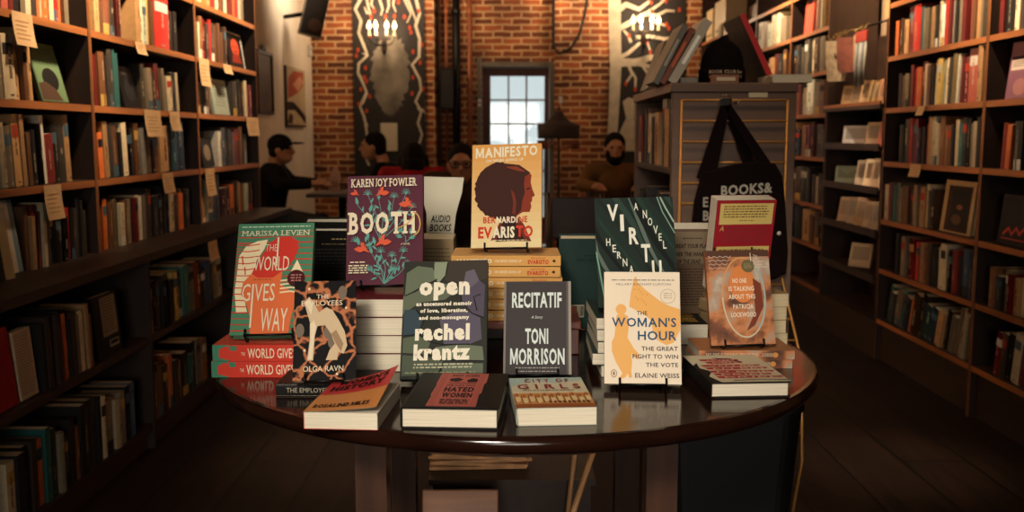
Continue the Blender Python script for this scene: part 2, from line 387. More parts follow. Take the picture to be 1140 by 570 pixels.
# the street outside: a pale wall across a courtyard, dim winter bushes
mb = MB(); mb.box(-6, 6, YB + .5, YB + 9, -.15, -.05); tag(mb.build('exterior_ground', mat('pale_paving', (190, 190, 185), .9, noise=.1)), 'pale paving outside the door', kind='structure')
mb = MB(); mb.box(-6, 6, YB + 9, YB + 9.3, -.1, 1.0); tag(mb.build('exterior_wall', mat('pale_render', (205, 208, 204), .9, noise=.25, nscale=3)), 'pale wall across the yard outside the door', kind='structure')

# baseboard along the plaster and brick
mb = MB(); mb.box(XL + .001, XL + .02, 6.3, YB - .001, 0, .14); tag(mb.build('baseboard_left', W_DARK), kind='structure')
mb = MB(); mb.box(XL + .03, RX0 - .01, YB - .02, YB - .001, 0, .14); tag(mb.build('baseboard_back', W_DARK), kind='structure')

# ================================================================== BOOKCASES
def shelf_board(x0, x1, y0, y1, z, root, front, th=.025, name='shelf', edge=None):
    "front = +1 when the front edge is at x1"
    mb = MB(); mb.box(x0, x1, y0, y1, z - th, z); o = mb.build(name, [W_DARK, edge or W_EDGE], root)
    for p in o.data.polygons:
        if p.normal.x * front > .9: p.material_index = 1
    return o
def bay(side, Xf, Y0, Y1, depth, zs, ztop, label, base=None, zb=0.0):
    s = -1 if side == 'L' else 1; r = empty('bookcase', loc=(s * (Xf + depth / 2), (Y0 + Y1) / 2, 0)); tag(r, label, 'bookcase', 'built-in bookcases along the aisles')
    ox, oy = r.location.x, r.location.y
    def X(a): return s * a - ox
    def bx(a0, a1, y0, y1, z0, z1, name, m):
        mb = MB(); mb.box(min(X(a0), X(a1)), max(X(a0), X(a1)), y0 - oy, y1 - oy, z0, z1); return mb.build(name, m, r)
    P = .0115
    z0 = zb if base is None else base[2]
    for ya in (Y0, Y1 - P):
        o = bx(Xf, Xf + depth, ya, ya + P, z0, ztop, 'side_panel', [W_UP, W_UPE])
        for p in o.data.polygons:
            if p.normal.x * s < -.9: p.material_index = 1
    bx(Xf + depth - .008, Xf + depth, Y0 + P, Y1 - P, z0, ztop, 'back_panel', W_DARK)
    for z in zs:
        shelf_board(min(X(Xf + .002), X(Xf + depth - .009)), max(X(Xf + .002), X(Xf + depth - .009)), Y0 + P - oy, Y1 - P - oy, z, r, -s)
    bx(Xf - .012, Xf + depth, Y0, Y1, ztop, ztop + .05, 'cornice', W_EDGE)
    if base:
        Xb, bz, led = base[0], base[1], base[2]
        for ya in (Y0, Y1 - P): bx(Xb, Xf + depth, ya, ya + P, 0, led - .03, 'base_side_panel', W_UP)
        bx(Xf + depth - .008, Xf + depth, Y0 + P, Y1 - P, 0, led - .03, 'base_back_panel', W_DARK)
        for z in bz: shelf_board(min(X(Xb + .004), X(Xf + depth - .009)), max(X(Xb + .004), X(Xf + depth - .009)), Y0 + P - oy, Y1 - P - oy, z, r, -s, name='base_shelf', edge=W_DARK)  # base edges skip the lit tone, so shade is put into their colour
        mb = MB(); mb.box(min(X(Xb - .012), X(Xf + depth)), max(X(Xb - .012), X(Xf + depth)), Y0 - oy, Y1 - oy, led - .03, led); mb.build('ledge', W_DARK, r)
        bx(Xb + .03, Xb + .045, Y0 + P, Y1 - P, 0, bz[0] - .026, 'plinth', W_DARK)
    else:
        bx(Xf + .03, Xf + .045, Y0 + P, Y1 - P, 0, zs[0] - .026, 'plinth', W_DARK)
    return r
ZLED = .755
LZ = [1.03, 1.305, 1.58, 1.855, 2.13]
XLF, XLB, XRF = 1.55, 1.37, 1.95
LB = [(2.44, 3.72), (3.722, 4.96), (4.962, 6.13)]
for (y0, y1), nm in zip(LB, ('nearest dark wood bookcase on the wall of the white-tagged shelves, cut by the frame edge', 'dark wood bookcase between the nearest and the far one beside the plaster wall', 'dark wood bookcase ending at the plaster wall with the framed painting')):
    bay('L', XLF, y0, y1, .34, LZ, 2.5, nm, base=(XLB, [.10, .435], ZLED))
RZ = [.225, .494, .757, 1.06, 1.336, 1.60, 1.87, 2.14]
RB = [(3.0, 4.155), (4.157, 5.262)]
bay('R', XRF, *RB[0], .3, RZ, 2.6, 'dark wood bookcase across the aisle from the gold rack, cut by the frame edge')
bay('R', XRF, *RB[1], .3, RZ, 2.6, 'dark wood bookcase full of red and cream spines beside the hanging gifts')
RD = [(6.243, 7.09), (7.092, 8.1), (8.102, 10.45)]
bay('R', XRF, *RD[0], .3, RZ, 2.6, 'narrow far bookcase beyond the hanging gifts with a broad red book on top row')
bay('R', XRF, *RD[1], .3, RZ, 2.6, 'far bookcase seen above the slanting red book')
bay('R', XRF, *RD[2], .3, RZ, 2.6, 'farthest bookcase with pale boxes and a carved hand, above the cabinet')

# ================================================================== SHELVED BOOKS
PAL = dict(w=((205, 186, 150), 'cream'), W=((216, 208, 190), 'white'), k=((15, 13, 12), 'black'), r=((168, 36, 28), 'red'), R=((98, 24, 20), 'dark red'), o=((196, 100, 48), 'orange'), t=((168, 128, 84), 'tan'),
           n=((98, 62, 38), 'brown'), N=((50, 33, 24), 'dark brown'), g=((112, 98, 78), 'grey'), G=((50, 44, 38), 'charcoal'), b=((54, 74, 102), 'blue'), B=((28, 36, 50), 'navy'), e=((38, 92, 88), 'teal'),
           y=((196, 166, 92), 'yellow'), p=((112, 74, 92), 'plum'), s=((150, 156, 138), 'sage'), l=((172, 154, 124), 'pale grey'), c=((176, 84, 66), 'coral'))
ORD = 'first second third fourth fifth sixth seventh eighth ninth tenth eleventh twelfth thirteenth fourteenth fifteenth sixteenth seventeenth eighteenth nineteenth twentieth twenty-first twenty-second twenty-third twenty-fourth twenty-fifth twenty-sixth'.split()
BOOKS = []      # every book standing spine-out on a shelf, as a plain description
def row(side, Xf, z, where, runs, seed, back=.012, hmax=.24):
    "runs in the order they stand, nearest first: (image column where the run starts, where it ends, colours, low height, high height, lean)"
    rnd = random.Random(seed); k = 0; lo, hi = BOUNDS[where.split(', ')[-1]]; lo += .014; hi -= .014
    for run in runs:
        c0, c1, cols, h0, h1 = run[:5]; lean = run[5] if len(run) > 5 else 0; wts = run[6] if len(run) > 6 else None
        Ya, Yb = sorted((depth_on_plane(c0, Xf + back, z + .08), depth_on_plane(c1, Xf + back, z + .08)))
        prev = BOOKS[-1] if k else None
        if prev and abs(lean) > abs(prev['lean']): Ya = max(Ya, prev['Y'] + prev['pitch'] + .24 * (sin(radians(abs(lean))) - sin(radians(abs(prev['lean'])))))
        Ya, Yb = max(Ya, lo + .235 * sin(radians(abs(lean)))), min(Yb, hi)
        n = len(cols); wt = wts or [rnd.uniform(.6, 1.5) for _ in cols]; tot = sum(wt); y = Ya
        for ch, q in zip(cols, wt):
            t = (Yb - Ya) * q / tot
            BOOKS.append(dict(side=side, X=Xf + back + rnd.uniform(0, .018), Y=y, pitch=t, t=t * cos(radians(lean)) - .0012, z=z, h=rnd.uniform(h0 - .015, h1), col=ch, lean=lean, d=rnd.uniform(.13, .18), where=where, i=k, seed=rnd.random()))
            k += 1; y += t
NB, MBY, FB = 'nearest ledged bookcase', 'middle ledged bookcase', 'last ledged bookcase'
BOUNDS = {NB: LB[0], MBY: LB[1], FB: LB[2], 'bookcase beside hanging gifts': RB[1], 'nearest bookcase facing ledge': RB[0], 'bookcase past hanging gifts': RD[0], 'bookcase over slanting red book': RD[1], 'carved-hand bookcase': RD[2], 'cabinet side': (3.225, 4.155)}
# ---- wall with the ledge, nearest bookcase
row('L', XLF, LZ[2], 'top row, ' + NB, [(-12, 76, 'wncRkgwGolowrog', .19, .235)], 1)
row('L', XLF, LZ[1], 'beside green leaning book, ' + NB, [(-8, 38, 'twgltnt', .19, .24, -3, [.6, .5, .5, 1.5, .8, .6, .7])], 2)
row('L', XLF, LZ[0], 'first shelf above ledge, ' + NB, [(-8, 84, 'rnlgttnkkWRkGt', .17, .235, -4)], 3)
row('L', XLF, ZLED, 'on the ledge, ' + NB, [(34, 98, 'ntRRwNkkkrkGkkG', .17, .22)], 4)
row('L', XLB, .435, 'upper base shelf, ' + NB, [(53, 104, 'kNnNboGkNgwttn', .19, .225, -3)], 5)
row('L', XLB, .10, 'bottom base shelf, ' + NB, [(14, 92, 'lkkNroekwkkn', .18, .23), (92, 152, 'kkGkwglgBb', .19, .23)], 6)
# ---- middle bookcase
row('L', XLF, LZ[2], 'top row, ' + MBY, [(105, 136, 'tnonGR', .2, .225), (152, 172, 'twsyn', .19, .225), (172, 188, 'r', .236, .238), (188, 200, 'GNk', .18, .2)], 7)
row('L', XLF, LZ[1], 'beside black face-out book, ' + MBY, [(110, 135, 'RnGGee', .2, .225, -3), (162, 200, 'ggnRgkwkl', .17, .215, -5)], 8)
row('L', XLF, LZ[0], 'first shelf above ledge, ' + MBY, [(114, 180, 'otGnkwkNnWGtNn', .18, .22, -4), (180, 207, 'tkek', .19, .225, -3)], 9)
row('L', XLF, ZLED, 'on the ledge, ' + MBY, [(120, 160, 'ontkwnwkRwW', .185, .195), (161, 186, 'gNNkNk', .19, .22), (186, 214, 'bwNonkN', .18, .21)], 10)
row('L', XLB, .435, 'upper base shelf, ' + MBY, [(165, 186, 'ntkNk', .18, .21), (186, 250, 'GNyNegoNbkgs', .18, .21, -2)], 11)
row('L', XLB, .10, 'bottom base shelf, ' + MBY, [(166, 232, 'ntNonNtkeNwn', .17, .22)], 12)
# ---- far bookcase on that wall
row('L', XLF, LZ[3], 'top row, ' + FB, [(221, 272, 'wotrwnkwRorsg', .18, .22)], 13)
row('L', XLF, LZ[2], 'beside dark portrait book, ' + FB, [(221, 254, 'wnrNWrGnnNnN', .18, .22)], 14)
row('L', XLF, LZ[1], 'second shelf above ledge, ' + FB, [(221, 237, 'tkNn', .17, .2), (261, 282, 'GkknwRr', .18, .215, -3)], 15)
row('L', XLF, LZ[0], 'first shelf above ledge, ' + FB, [(244, 276, 'WgkGnRnks', .19, .215)], 16)
row('L', XLF, ZLED, 'on the ledge, ' + FB, [(227, 246, 'wlBB', .2, .235), (247, 282, 'RtnoNtnsN', .17, .19)], 17)
# ---- opposite wall, bookcase beside the gifts
SB, NA = 'bookcase beside hanging gifts', 'nearest bookcase facing ledge'
row('R', XRF, RZ[5], 'top row, ' + SB, [(1092, 1062, 'gtnctRwk', .21, .238), (1062, 1034, 'WRrWwkt', .2, .235), (1031, 1022, 'ge', .2, .22), (1022, 1008, 'rR', .22, .23, 0, [1, .8]), (1008, 996, 'tno', .18, .2)], 21)
row('R', XRF, RZ[4], 'second row down, ' + SB, [(1093, 1085, 'tw', .22, .235), (1085, 1070, 'cr', .21, .23), (1070, 1038, 'RWyGwsyw', .2, .225, 3), (1038, 1000, 'knwrorRnwnk', .17, .215)], 22)
row('R', XRF, RZ[3], 'third row down, ' + SB, [(1090, 1078, 'klg', .2, .23), (1078, 1052, 'kkewkn', .19, .225), (1052, 1000, 'tnwWtRkRrkrgk', .18, .225)], 23)
row('R', XRF, RZ[2], 'beside cream-framed book, ' + SB, [(1040, 978, 'nGwtkgykntgseRw', .18, .215)], 24)
row('R', XRF, RZ[1], 'second shelf up, ' + SB, [(1090, 1042, 'wBbkRNGwW', .18, .22), (1040, 996, 'kNntkrrkgGk', .18, .21)], 25)
row('R', XRF, RZ[0], 'lowest shelf, ' + SB, [(1072, 1040, 'lwggnGt', .18, .22, 14), (1038, 984, 'beGnoBegGe', .18, .215, 14)], 26)
# ---- opposite wall, nearest bookcase
row('R', XRF, RZ[5], 'top row, ' + NA, [(1168, 1112, 'ntkoGnwkR', .19, .23)], 31)
row('R', XRF, RZ[3], 'third row down, ' + NA, [(1168, 1128, 'wwlWk', .2, .23), (1124, 1114, 'oR', .19, .2, 4)], 32)
row('R', XRF, RZ[1], 'second shelf up, ' + NA, [(1146, 1100, 'nwtrwkn', .15, .17)], 33)
row('R', XRF, RZ[0], 'lowest shelf, ' + NA, [(1150, 1104, 'nnRwkNr', .17, .21, 8)], 34)
# ---- opposite wall, far bookcases
DB, EB = 'bookcase past hanging gifts', 'bookcase over slanting red book'
for zi, cols, wh in ((6, 'ntwrgcRwwr', 'top row, '), (5, 'gnwklGkn', 'second row, '), (4, 'ngWlkRnG', 'third row, '), (3, 'kGRrnkt', 'fourth row, '), (2, 'kwNkktN', 'fifth row, '), (1, 'kNntkk', 'sixth row, ')):
    row('R', XRF, RZ[zi], wh + DB, [(917, 907 if zi == 6 else 878, cols, .19, .235)], 40 + zi)
for zi, cols, wh in ((6, 'gwlsnW', 'upper row, '), (5, 'nkRtnNk', 'middle row, '), (4, 'tnkRk', 'lower row, ')):
    row('R', XRF, RZ[zi], wh + EB, [(874, 842, cols, .18, .23)], 50 + zi)
row('R', XRF, RZ[6], 'high row, carved-hand bookcase', [(836, 826, 'nN', .2, .22)], 60)

# ---- the free-standing cabinet's open side, facing the long aisle
CX0, CX1, CY0, CY1, CZT = .512, .905, 3.2, 4.18, 1.33
CSH = [.12, .5, .80, 1.087]
row('C', CX0, CSH[3], 'upper row, cabinet side', [(746, 709, 'ktkstkwnkWkR', .19, .235)], 71)
row('C', CX0, CSH[2], 'lower row, cabinet side', [(746, 709, 'GskgkntRkwkN', .17, .22)], 72)

TONE = {}
def shelf_book(b):
    rnd = random.Random(b['seed']); rgb, cname = PAL[b['col']]
    f = rnd.uniform(.82, 1.15); q = rnd.randrange(3)
    key = (b['col'], q)
    if key not in TONE: TONE[key] = mat('spine_%s_%d' % (cname.replace(' ', '_'), q), tuple(min(255, int(v * (.62, 1, 1.18)[q])) for v in rgb), (.26, .38, .5)[q], noise=.12, nscale=40)
    t, h, d = b['t'], b['h'], b['d']; s = 1 if b['side'] == 'L' else -1
    x = -b['X'] if b['side'] == 'L' else b['X']
    M = Matrix.Translation((x, b['Y'] + .0006, b['z'] + .0006)) @ Matrix.Rotation(radians(abs(b['lean'])), 4, 'X')
    mb = MB(); hard = t > .02 and rnd.random() < .6; c = min(.0026 if hard else .0012, t * .2)
    bulge = min(.006, t * .22) if hard else .0008
    n = 5; sp = [(s * bulge * sin(pi * k / n), t * k / n) for k in range(n + 1)]      # rounded spine
    prof = [(-s * d, 0)] + sp + [(-s * d, t), (-s * d, t - c), (-s * c * 1.5, t - c), (-s * c * 1.5, c), (-s * d, c)]
    if s < 0: prof = prof[::-1]
    mb.prism(prof, 0, h, 0)
    # title and publisher's marks printed on the spine
    lum = sum(rgb) / 3; ink1 = ink(tuple(int(v * .45 + q_ * .55) for v, q_ in zip(rgb, (214, 200, 170) if lum < 120 else (60, 36, 28)))); ink2 = ink(rnd.choice([(190, 150, 80), (170, 60, 44), (210, 204, 190), (40, 38, 40), (70, 90, 100)]))
    def band(z0, z1, f0, f1, mi):
        ys = [t * (f0 + (f1 - f0) * k / 3) for k in range(4)]; e = .0004
        vs = [(s * (bulge * sin(pi * y / t) + e), y, z) for z in (z0, z1) for y in ys]
        mb.add(vs, [(k, k + 1, k + 5, k + 4) if s > 0 else (k, k + 4, k + 5, k + 1) for k in range(3)], mi)
    if t > .006:
        k = rnd.random()
        if k < .3: band(h * .68, h * .86, .06, .94, 2)
        elif k < .45: band(h * .0, h * .22, .02, .98, 2)
        z = h * rnd.uniform(.2, .5); zt = h * rnd.uniform(.55, .86); f = rnd.uniform(.06, .12)
        while z < zt and rnd.random() < .93:
            l = rnd.uniform(.012, .04); band(z, min(z + l, zt), .5 - f, .5 + f, 1); z += l + rnd.uniform(.003, .007)
        if rnd.random() < .5: band(h * .045, h * .075, .34, .66, 1)
    o = mb.build('shelved_book', [TONE[key], ink1, ink2], None, M=M)
    pb = MB(); a, e = -s * (c * 1.5 + .0003), -s * (d - .004)
    pb.box(min(a, e), max(a, e), c + .0002, t - c - .0002, .003 if hard else .0005, h - (.003 if hard else .0005))
    pb.build('page_block', PAGES_TAN if rnd.random() < .6 else PAGES, o)
    size = 'slim' if t < .02 else ('thick' if t > .042 else ('tall' if h > .222 else 'short' if h < .185 else 'medium'))
    tag(o, '%s %s book, %s from the near end, %s' % (size, cname, ORD[min(b['i'], 25)], b['where']), 'book', 'books standing in the ' + b['where'].split(', ')[-1])
    return o
def seen_area(b):
    x = -b['X'] if b['side'] == 'L' else b['X']
    (ax, ay), (cx, cy) = px_of((x, b['Y'], b['z'])), px_of((x, b['Y'] + b['pitch'], b['z'] + b['h']))
    w = max(0, min(1140, max(ax, cx)) - max(0, min(ax, cx))); hh = max(0, min(570, max(ay, cy)) - max(0, min(ay, cy)))
    return w * hh
BOOKS.sort(key=seen_area, reverse=True)
BOOKS = [b for b in BOOKS if seen_area(b) > 6]
for b in BOOKS[:300]: shelf_book(b)
rest = MB(); RM = []
for b in BOOKS[300:]:
    rgb, cname = PAL[b['col']]; m = mat('spine_far_' + cname.replace(' ', '_'), rgb, .5, noise=.12, nscale=40)
    if m not in RM: RM.append(m)
    x = -b['X'] if b['side'] == 'L' else b['X']; s = 1 if b['side'] == 'L' else -1
    rest.box(min(0, -s * b['d']), max(0, -s * b['d']), 0, b['t'], 0, b['h'], RM.index(m), Matrix.Translation((x, b['Y'] + .0006, b['z'] + .0006)) @ Matrix.Rotation(radians(abs(b['lean'])), 4, 'X'))
print('shelved books', len(BOOKS))
if rest.f: tag(rest.build('shelved_books', RM), 'the many small far book spines deep in the shelves', 'books', kind='stuff')
# ================================================================== FACE-OUT BOOKS ON THE SHELVES
def shelf_face(side, Xf, z, c0, c1, h, t, col, label, art=None, lean=9, back=.03, pages=None, spine=None, hard=True, yaw=0):
    "a book with its cover to the aisle, leaning back on the shelf, between two image columns"
    Ya, Yb = sorted((depth_on_plane(c0, Xf + back, z + .1), depth_on_plane(c1, Xf + back, z + .1)))
    w = Yb - Ya - .008; s = -1 if side == 'L' else 1
    M = pose(s * (Xf + back), (Ya + Yb) / 2, z + .001 + t * sin(radians(lean)), (90 if side == 'L' else -90) + yaw, lean)
    return book('face_out_book', M, w, h, t, col, label, hard=hard, art=art, spine=spine, pages=pages, group='books facing out on the shelves')
def a_green(A):
    A.rect((90, 112, 80), .04, .96, .02, .98); A.oval((26, 24, 22), .52, .62, .3, .2); A.poly((70, 52, 40), [(.02, .98), (.02, .7), (.3, .66), (.62, .78), (.8, .98)]); A.blurb(.3, .85, .1, .2, 3, (70, 90, 66))
shelf_face('L', XLF, LZ[1], 46, 76, .205, .018, (86, 104, 76), 'pale green leaning book with dark oval picture and orange edge', a_green, lean=14, spine=None)
def a_blk(A): A.oval((38, 38, 40), .5, .55, .3, .3); A.rect((60, 58, 56), .2, .8, .1, .2)
shelf_face('L', XLF, LZ[1], 138, 156, .17, .02, (16, 15, 16), 'black face-out book between teal and grey spines, middle ledged bookcase', a_blk, lean=10)
def a_face(A): A.oval((168, 62, 40), .5, .42, .26, .25); A.poly((120, 40, 28), [(.3, .6), (.7, .6), (.82, .86), (.18, .86)]); A.oval((40, 16, 14), .4, .4, .05, .025); A.oval((40, 16, 14), .62, .4, .05, .025); A.rect((40, 16, 14), .4, .62, .52, .55); A.rect((190, 186, 176), 0, 1, 0, .04); A.rect((190, 186, 176), .94, 1, 0, 1)
shelf_face('L', XLF, LZ[2], 256, 273, .20, .02, (24, 18, 18), 'dark face-out book with red portrait, last ledged bookcase', a_face, lean=8)
shelf_face('L', XLF, LZ[1], 239, 256, .19, .022, (140, 148, 134), 'sage green face-out book, last ledged bookcase', lambda A: A.blurb(.15, .85, .12, .8, 8, (110, 118, 104)), lean=8)
shelf_face('L', XLF, LZ[0], 226, 239, .15, .02, (30, 27, 26), 'dark face-out book with pale head, before grey books, last ledged bookcase', lambda A: A.oval((128, 112, 94), .5, .5, .3, .28), lean=8)
def a_wht(A): A.rect((120, 140, 150), .82, 1, 0, 1); A.rect((176, 172, 160), .1, .7, .1, .3); A.oval((60, 58, 54), .4, .62, .22, .16)
shelf_face('L', XLF, ZLED, -6, 25, .235, .02, (212, 206, 192), 'white and pale blue face-out book on the ledge, cut by frame edge', a_wht, lean=7)
def a_crm(A): A.rect((22, 20, 18), .0, .62, .28, 1.0); A.line((150, 130, 90), [(.62, 1), (.62, .35), (.5, .28), (0, .28)], .03)
shelf_face('L', XLF - .05, ZLED, -14, 16, .185, .018, (176, 158, 116), 'cream-bordered dark book in front of the white face-out book on ledge', a_crm, lean=7)
def a_red(A): A.oval((60, 26, 24), .35, .4, .35, .3); A.poly((176, 130, 50), [(.0, .72), (.3, .58), (.7, .7), (1, .66), (1, .8), (0, .82)]); A.text('HORSE', .1, .85, .84, .89, (44, 16, 14), .02); A.text('FARM', .2, .8, .91, .96, (44, 16, 14), .02)
shelf_face('L', XLB, .435, -22, 20, .225, .02, (150, 32, 26), 'red face-out book with yellow horizon in the upper base shelf', None, lean=6)
shelf_face('L', XLB, .435, 21, 42, .20, .03, (196, 170, 140), 'cream face-out book full of print in the upper base shelf', lambda A: A.blurb(.08, .92, .05, .95, 22, (150, 124, 98)), lean=5, hard=False)
def a_bw(A): A.rect((150, 132, 104), .3, .9, .05, .7); A.blurb(.34, .86, .08, .66, 12, (90, 76, 60)); A.rect((172, 158, 132), .5, .88, .78, .9); A.rect((30, 28, 26), .54, .84, .8, .86)
shelf_face('L', XLB, .435, 108, 136, .21, .03, (24, 26, 24), 'black face-out book with tan text panel in the upper base shelf', a_bw, lean=5)
shelf_face('R', XRF, RZ[4], 1146, 1119, .225, .02, (126, 84, 100), 'plum face-out book with white label near the frame edge', lambda A: (A.rect((206, 188, 172), .1, .95, .32, .5), A.rect((40, 30, 34), .1, .95, .26, .31), A.blurb(.16, .9, .35, .46, 3, (80, 60, 62)), A.oval((160, 110, 110), .6, .8, .3, .15)), lean=6)
def a_frame(A): A.rect((52, 30, 22), .14, .9, .1, .97); A.rect((30, 26, 22), .3, .84, .18, .9); A.oval((120, 74, 52), .56, .5, .1, .05); A.oval((84, 60, 44), .5, .74, .16, .1)
shelf_face('R', XRF, RZ[2], 1081, 1046, .235, .022, (178, 148, 104), 'cream-framed face-out book with dark picture beside cream spines', a_frame, lean=6)
def a_script(A): A.rect((34, 30, 32), .05, .95, .05, .95); A.text('Jazz', .15, .85, .62, .8, (176, 60, 40), .0, .3); A.rect((150, 60, 40), .1, .8, .84, .87)
shelf_face('R', XRF, RZ[2], 1150, 1110, .2, .02, (26, 22, 24), 'dark face-out book with a red flourish near the frame edge', lambda A: (A.rect((34, 30, 32), .05, .95, .05, .95), A.line((176, 60, 40), [(.15, .8), (.3, .66), (.4, .78), (.52, .64), (.62, .76), (.74, .62), (.85, .74)], .05), A.rect((150, 60, 40), .1, .8, .86, .89)), lean=6)
# broad red book beside the far shelves
shelf_face('R', XRF, RZ[6], 905, 895, .225, .03, (190, 70, 50), 'broad red face-out book on the top row past the gifts', lambda A: A.rect((30, 22, 20), .3, .75, .0, .12), lean=3)
# books lying flat near the frame edge
for i, (c, tt, nm) in enumerate([((130, 108, 78), .024, 'tan'), ((40, 34, 30), .03, 'black'), ((120, 92, 60), .02, 'brown')]):
    zz = RZ[1] + .162 if False else RZ[1]
# ================================================================== PAPER TAGS HANGING FROM THE SHELVES
CARD = mat('kraft_card', (206, 168, 122), .7, noise=.08, nscale=30)
def talker(side, Xf, px0, px1, py0, py1, shelf_z, label):
    s = -1 if side == 'L' else 1; X = Xf - .003
    Ya, Yb = sorted((depth_on_plane(px0, X, shelf_z), depth_on_plane(px1, X, shelf_z))); y = (Ya + Yb) / 2; w = Yb - Ya
    hgt = (py1 - py0) / FPX * y * 1.0
    r = empty('shelf_tag', loc=(s * X, y, shelf_z - .002)); tag(r, label, 'shelf tag', 'paper tags hanging from the shelf edges')
    mb = MB(); n = 6; P = []
    for k in range(n + 1):
        u = k / n; P.append((-s * (.0012 + .012 * u * u), -hgt * u))
    pr = [(a, b) for a, b in P] + [(a - s * .0007, b) for a, b in P[::-1]]
    vs = [(a, -w / 2, b) for a, b in pr] + [(a, w / 2, b) for a, b in pr]; m = len(pr)
    mb.add(vs, [tuple(range(m)), tuple(range(m, 2 * m))[::-1]] + [(i, i + m, (i + 1) % m + m, (i + 1) % m) for i in range(m)]); mb.build('card', CARD, r)
    t = MB()
    for k in range(1, 6):
        u = .12 + k * .13; x = -s * (.0012 + .012 * u * u) - s * .0013
        t.add([(x, -w * .38, -hgt * u), (x, w * (.1 + .28 * ((k * 37) % 10) / 10), -hgt * u), (x - s * .0004, w * (.1 + .28 * ((k * 37) % 10) / 10), -hgt * (u + .035)), (x - s * .0004, -w * .38, -hgt * (u + .035))], [(0, 1, 2, 3)])
    t.build('handwritten_lines', ink((164, 126, 88)), r)
    return r
for a in [('L', XLF, 12, 35, 18, 54, LZ[2], 'large kraft tag under the top visible shelf, nearest ledged bookcase'),
          ('L', XLF, 150, 161, 50, 63, LZ[2], 'small kraft tag under the red book, middle ledged bookcase'),
          ('L', XLF, 221, 232, 66, 96, LZ[2], 'creased pale kraft tag under the portrait shelf at its near post'),
          ('L', XLF, 248, 257, 71, 81, LZ[2], 'tiny kraft tag under the dark portrait book'),
          ('L', XLF, 160, 178, 127, 156, LZ[1], 'wide slanting kraft tag above the tan and black spines'),
          ('L', XLF, 188, 199, 128, 149, LZ[1], 'narrow kraft tag beside the wide slanting one'),
          ('L', XLF, 274, 287, 126, 146, LZ[1], 'kraft tag at the post next to the plaster wall'),
          ('L', XLF, 48, 67, 208, 246, LZ[0], 'kraft tag above the ledge books, nearest ledged bookcase'),
          ('L', XLF, 180, 192, 192, 214, LZ[0], 'kraft tag above the blue spine on the ledge'),
          ('L', XLF, 228, 238, 186, 216, LZ[0], 'kraft tag at the near post, last ledged bookcase'),
          ('L', XLB - .012, 231, 241, 262, 283, ZLED - .03, 'kraft tag below the ledge over the dark base shelf'),
          ('R', XRF, 1022, 1030, 116, 126, RZ[4], 'small brown tag under the second row of the bookcase beside the gifts'),
          ('R', XRF, 1014, 1026, 184, 198, RZ[3], 'small brown tag under the third row of the bookcase beside the gifts'),
          ('R', XRF, 888, 895, 77, 87, RZ[5], 'tiny tan tag on the narrow bookcase past the hanging gifts')]:
    talker(*a)

# ================================================================== GIFT RACK BETWEEN THE BOOKCASES
GY0, GY1 = 5.275, 6.23
r = empty('gift_rack', loc=(XRF + .15, (GY0 + GY1) / 2, 0)); tag(r, 'dark wood gift rack with sloping trays between two bookcases', 'rack')
ox, oy = r.location.x, r.location.y
mb = MB(); mb.box(.145, .165, GY0 - oy, GY1 - oy, 0, 1.795); mb.build('back_panel', W_DARK, r)
mb = MB(); mb.box(-.15, .145, GY0 - oy, GY1 - oy, 0, .2); mb.build('plinth', W_DARK, r)
GZ = [1.36, 1.135, .905, .675, .43]
for z in GZ:
    mb = MB(); mb.box(-.17, .144, GY0 - oy, GY1 - oy, z - .02, z); mb.build('tray', W_DARK, r)
    mb = MB(); mb.box(-.17, -.162, GY0 - oy, GY1 - oy, z + .0002, z + .018); mb.build('tray_lip', W_EDGE if z > 1.2 else W_DARK, r)  # only the high lip takes the lit wood, lower ones the shaded tone
mb = MB(); mb.tube([(-.12, GY0 - oy, 1.80), (-.12, GY1 - oy, 1.80)], .006); mb.build('hook_rail', BLACKM, r)
for k, ya in enumerate((GY0, GY1 - .012)):
    mb = MB(); mb.box(-.15, .144, ya - oy, ya + .012 - oy, .2, 1.80); mb.build('side_panel', W_UP, r)
FOIL = mat('clear_sleeve', (176, 140, 96), .12, noise=.3, nscale=20, coat=.8)
PACKS = {}
def packet(y, z, w, h, col, label, lean=16, foil=False, env=False, t=.012):
    M = pose(XRF + .065, y, z + .002 + (t + .001) * sin(radians(lean)), -48, lean)
    r = empty('greeting_card_packet', M); tag(r, label, 'card packet', 'card packets in the gift rack trays')
    mb = MB(); mb.rbox(-w / 2, w / 2, 0, t, 0, h, .003, 0, None, 1)
    mb.build('sleeve', FOIL if foil else mat('packet_%d_%d_%d' % col, col, .35, coat=.4), r)
    mb = MB(); mb.box(-w * .38, w * .38, -.0012, -.0004, h * .3, h * .85); mb.build('card_front', mat('packet_face_%d_%d_%d' % col, tuple(int(v * .72) for v in col), .4), r)
    if env:
        mb = MB(); mb.add([(-w / 2, -.0016, h * .98), (0, -.0016, h * .5), (w / 2, -.0016, h * .98)], [(0, 1, 2)]); mb.build('flap', mat('flap_shade', tuple(int(v * .85) for v in col), .5), r)
    return r
def gy(px, z): return depth_on_plane(px, XRF - .03, z + .08)
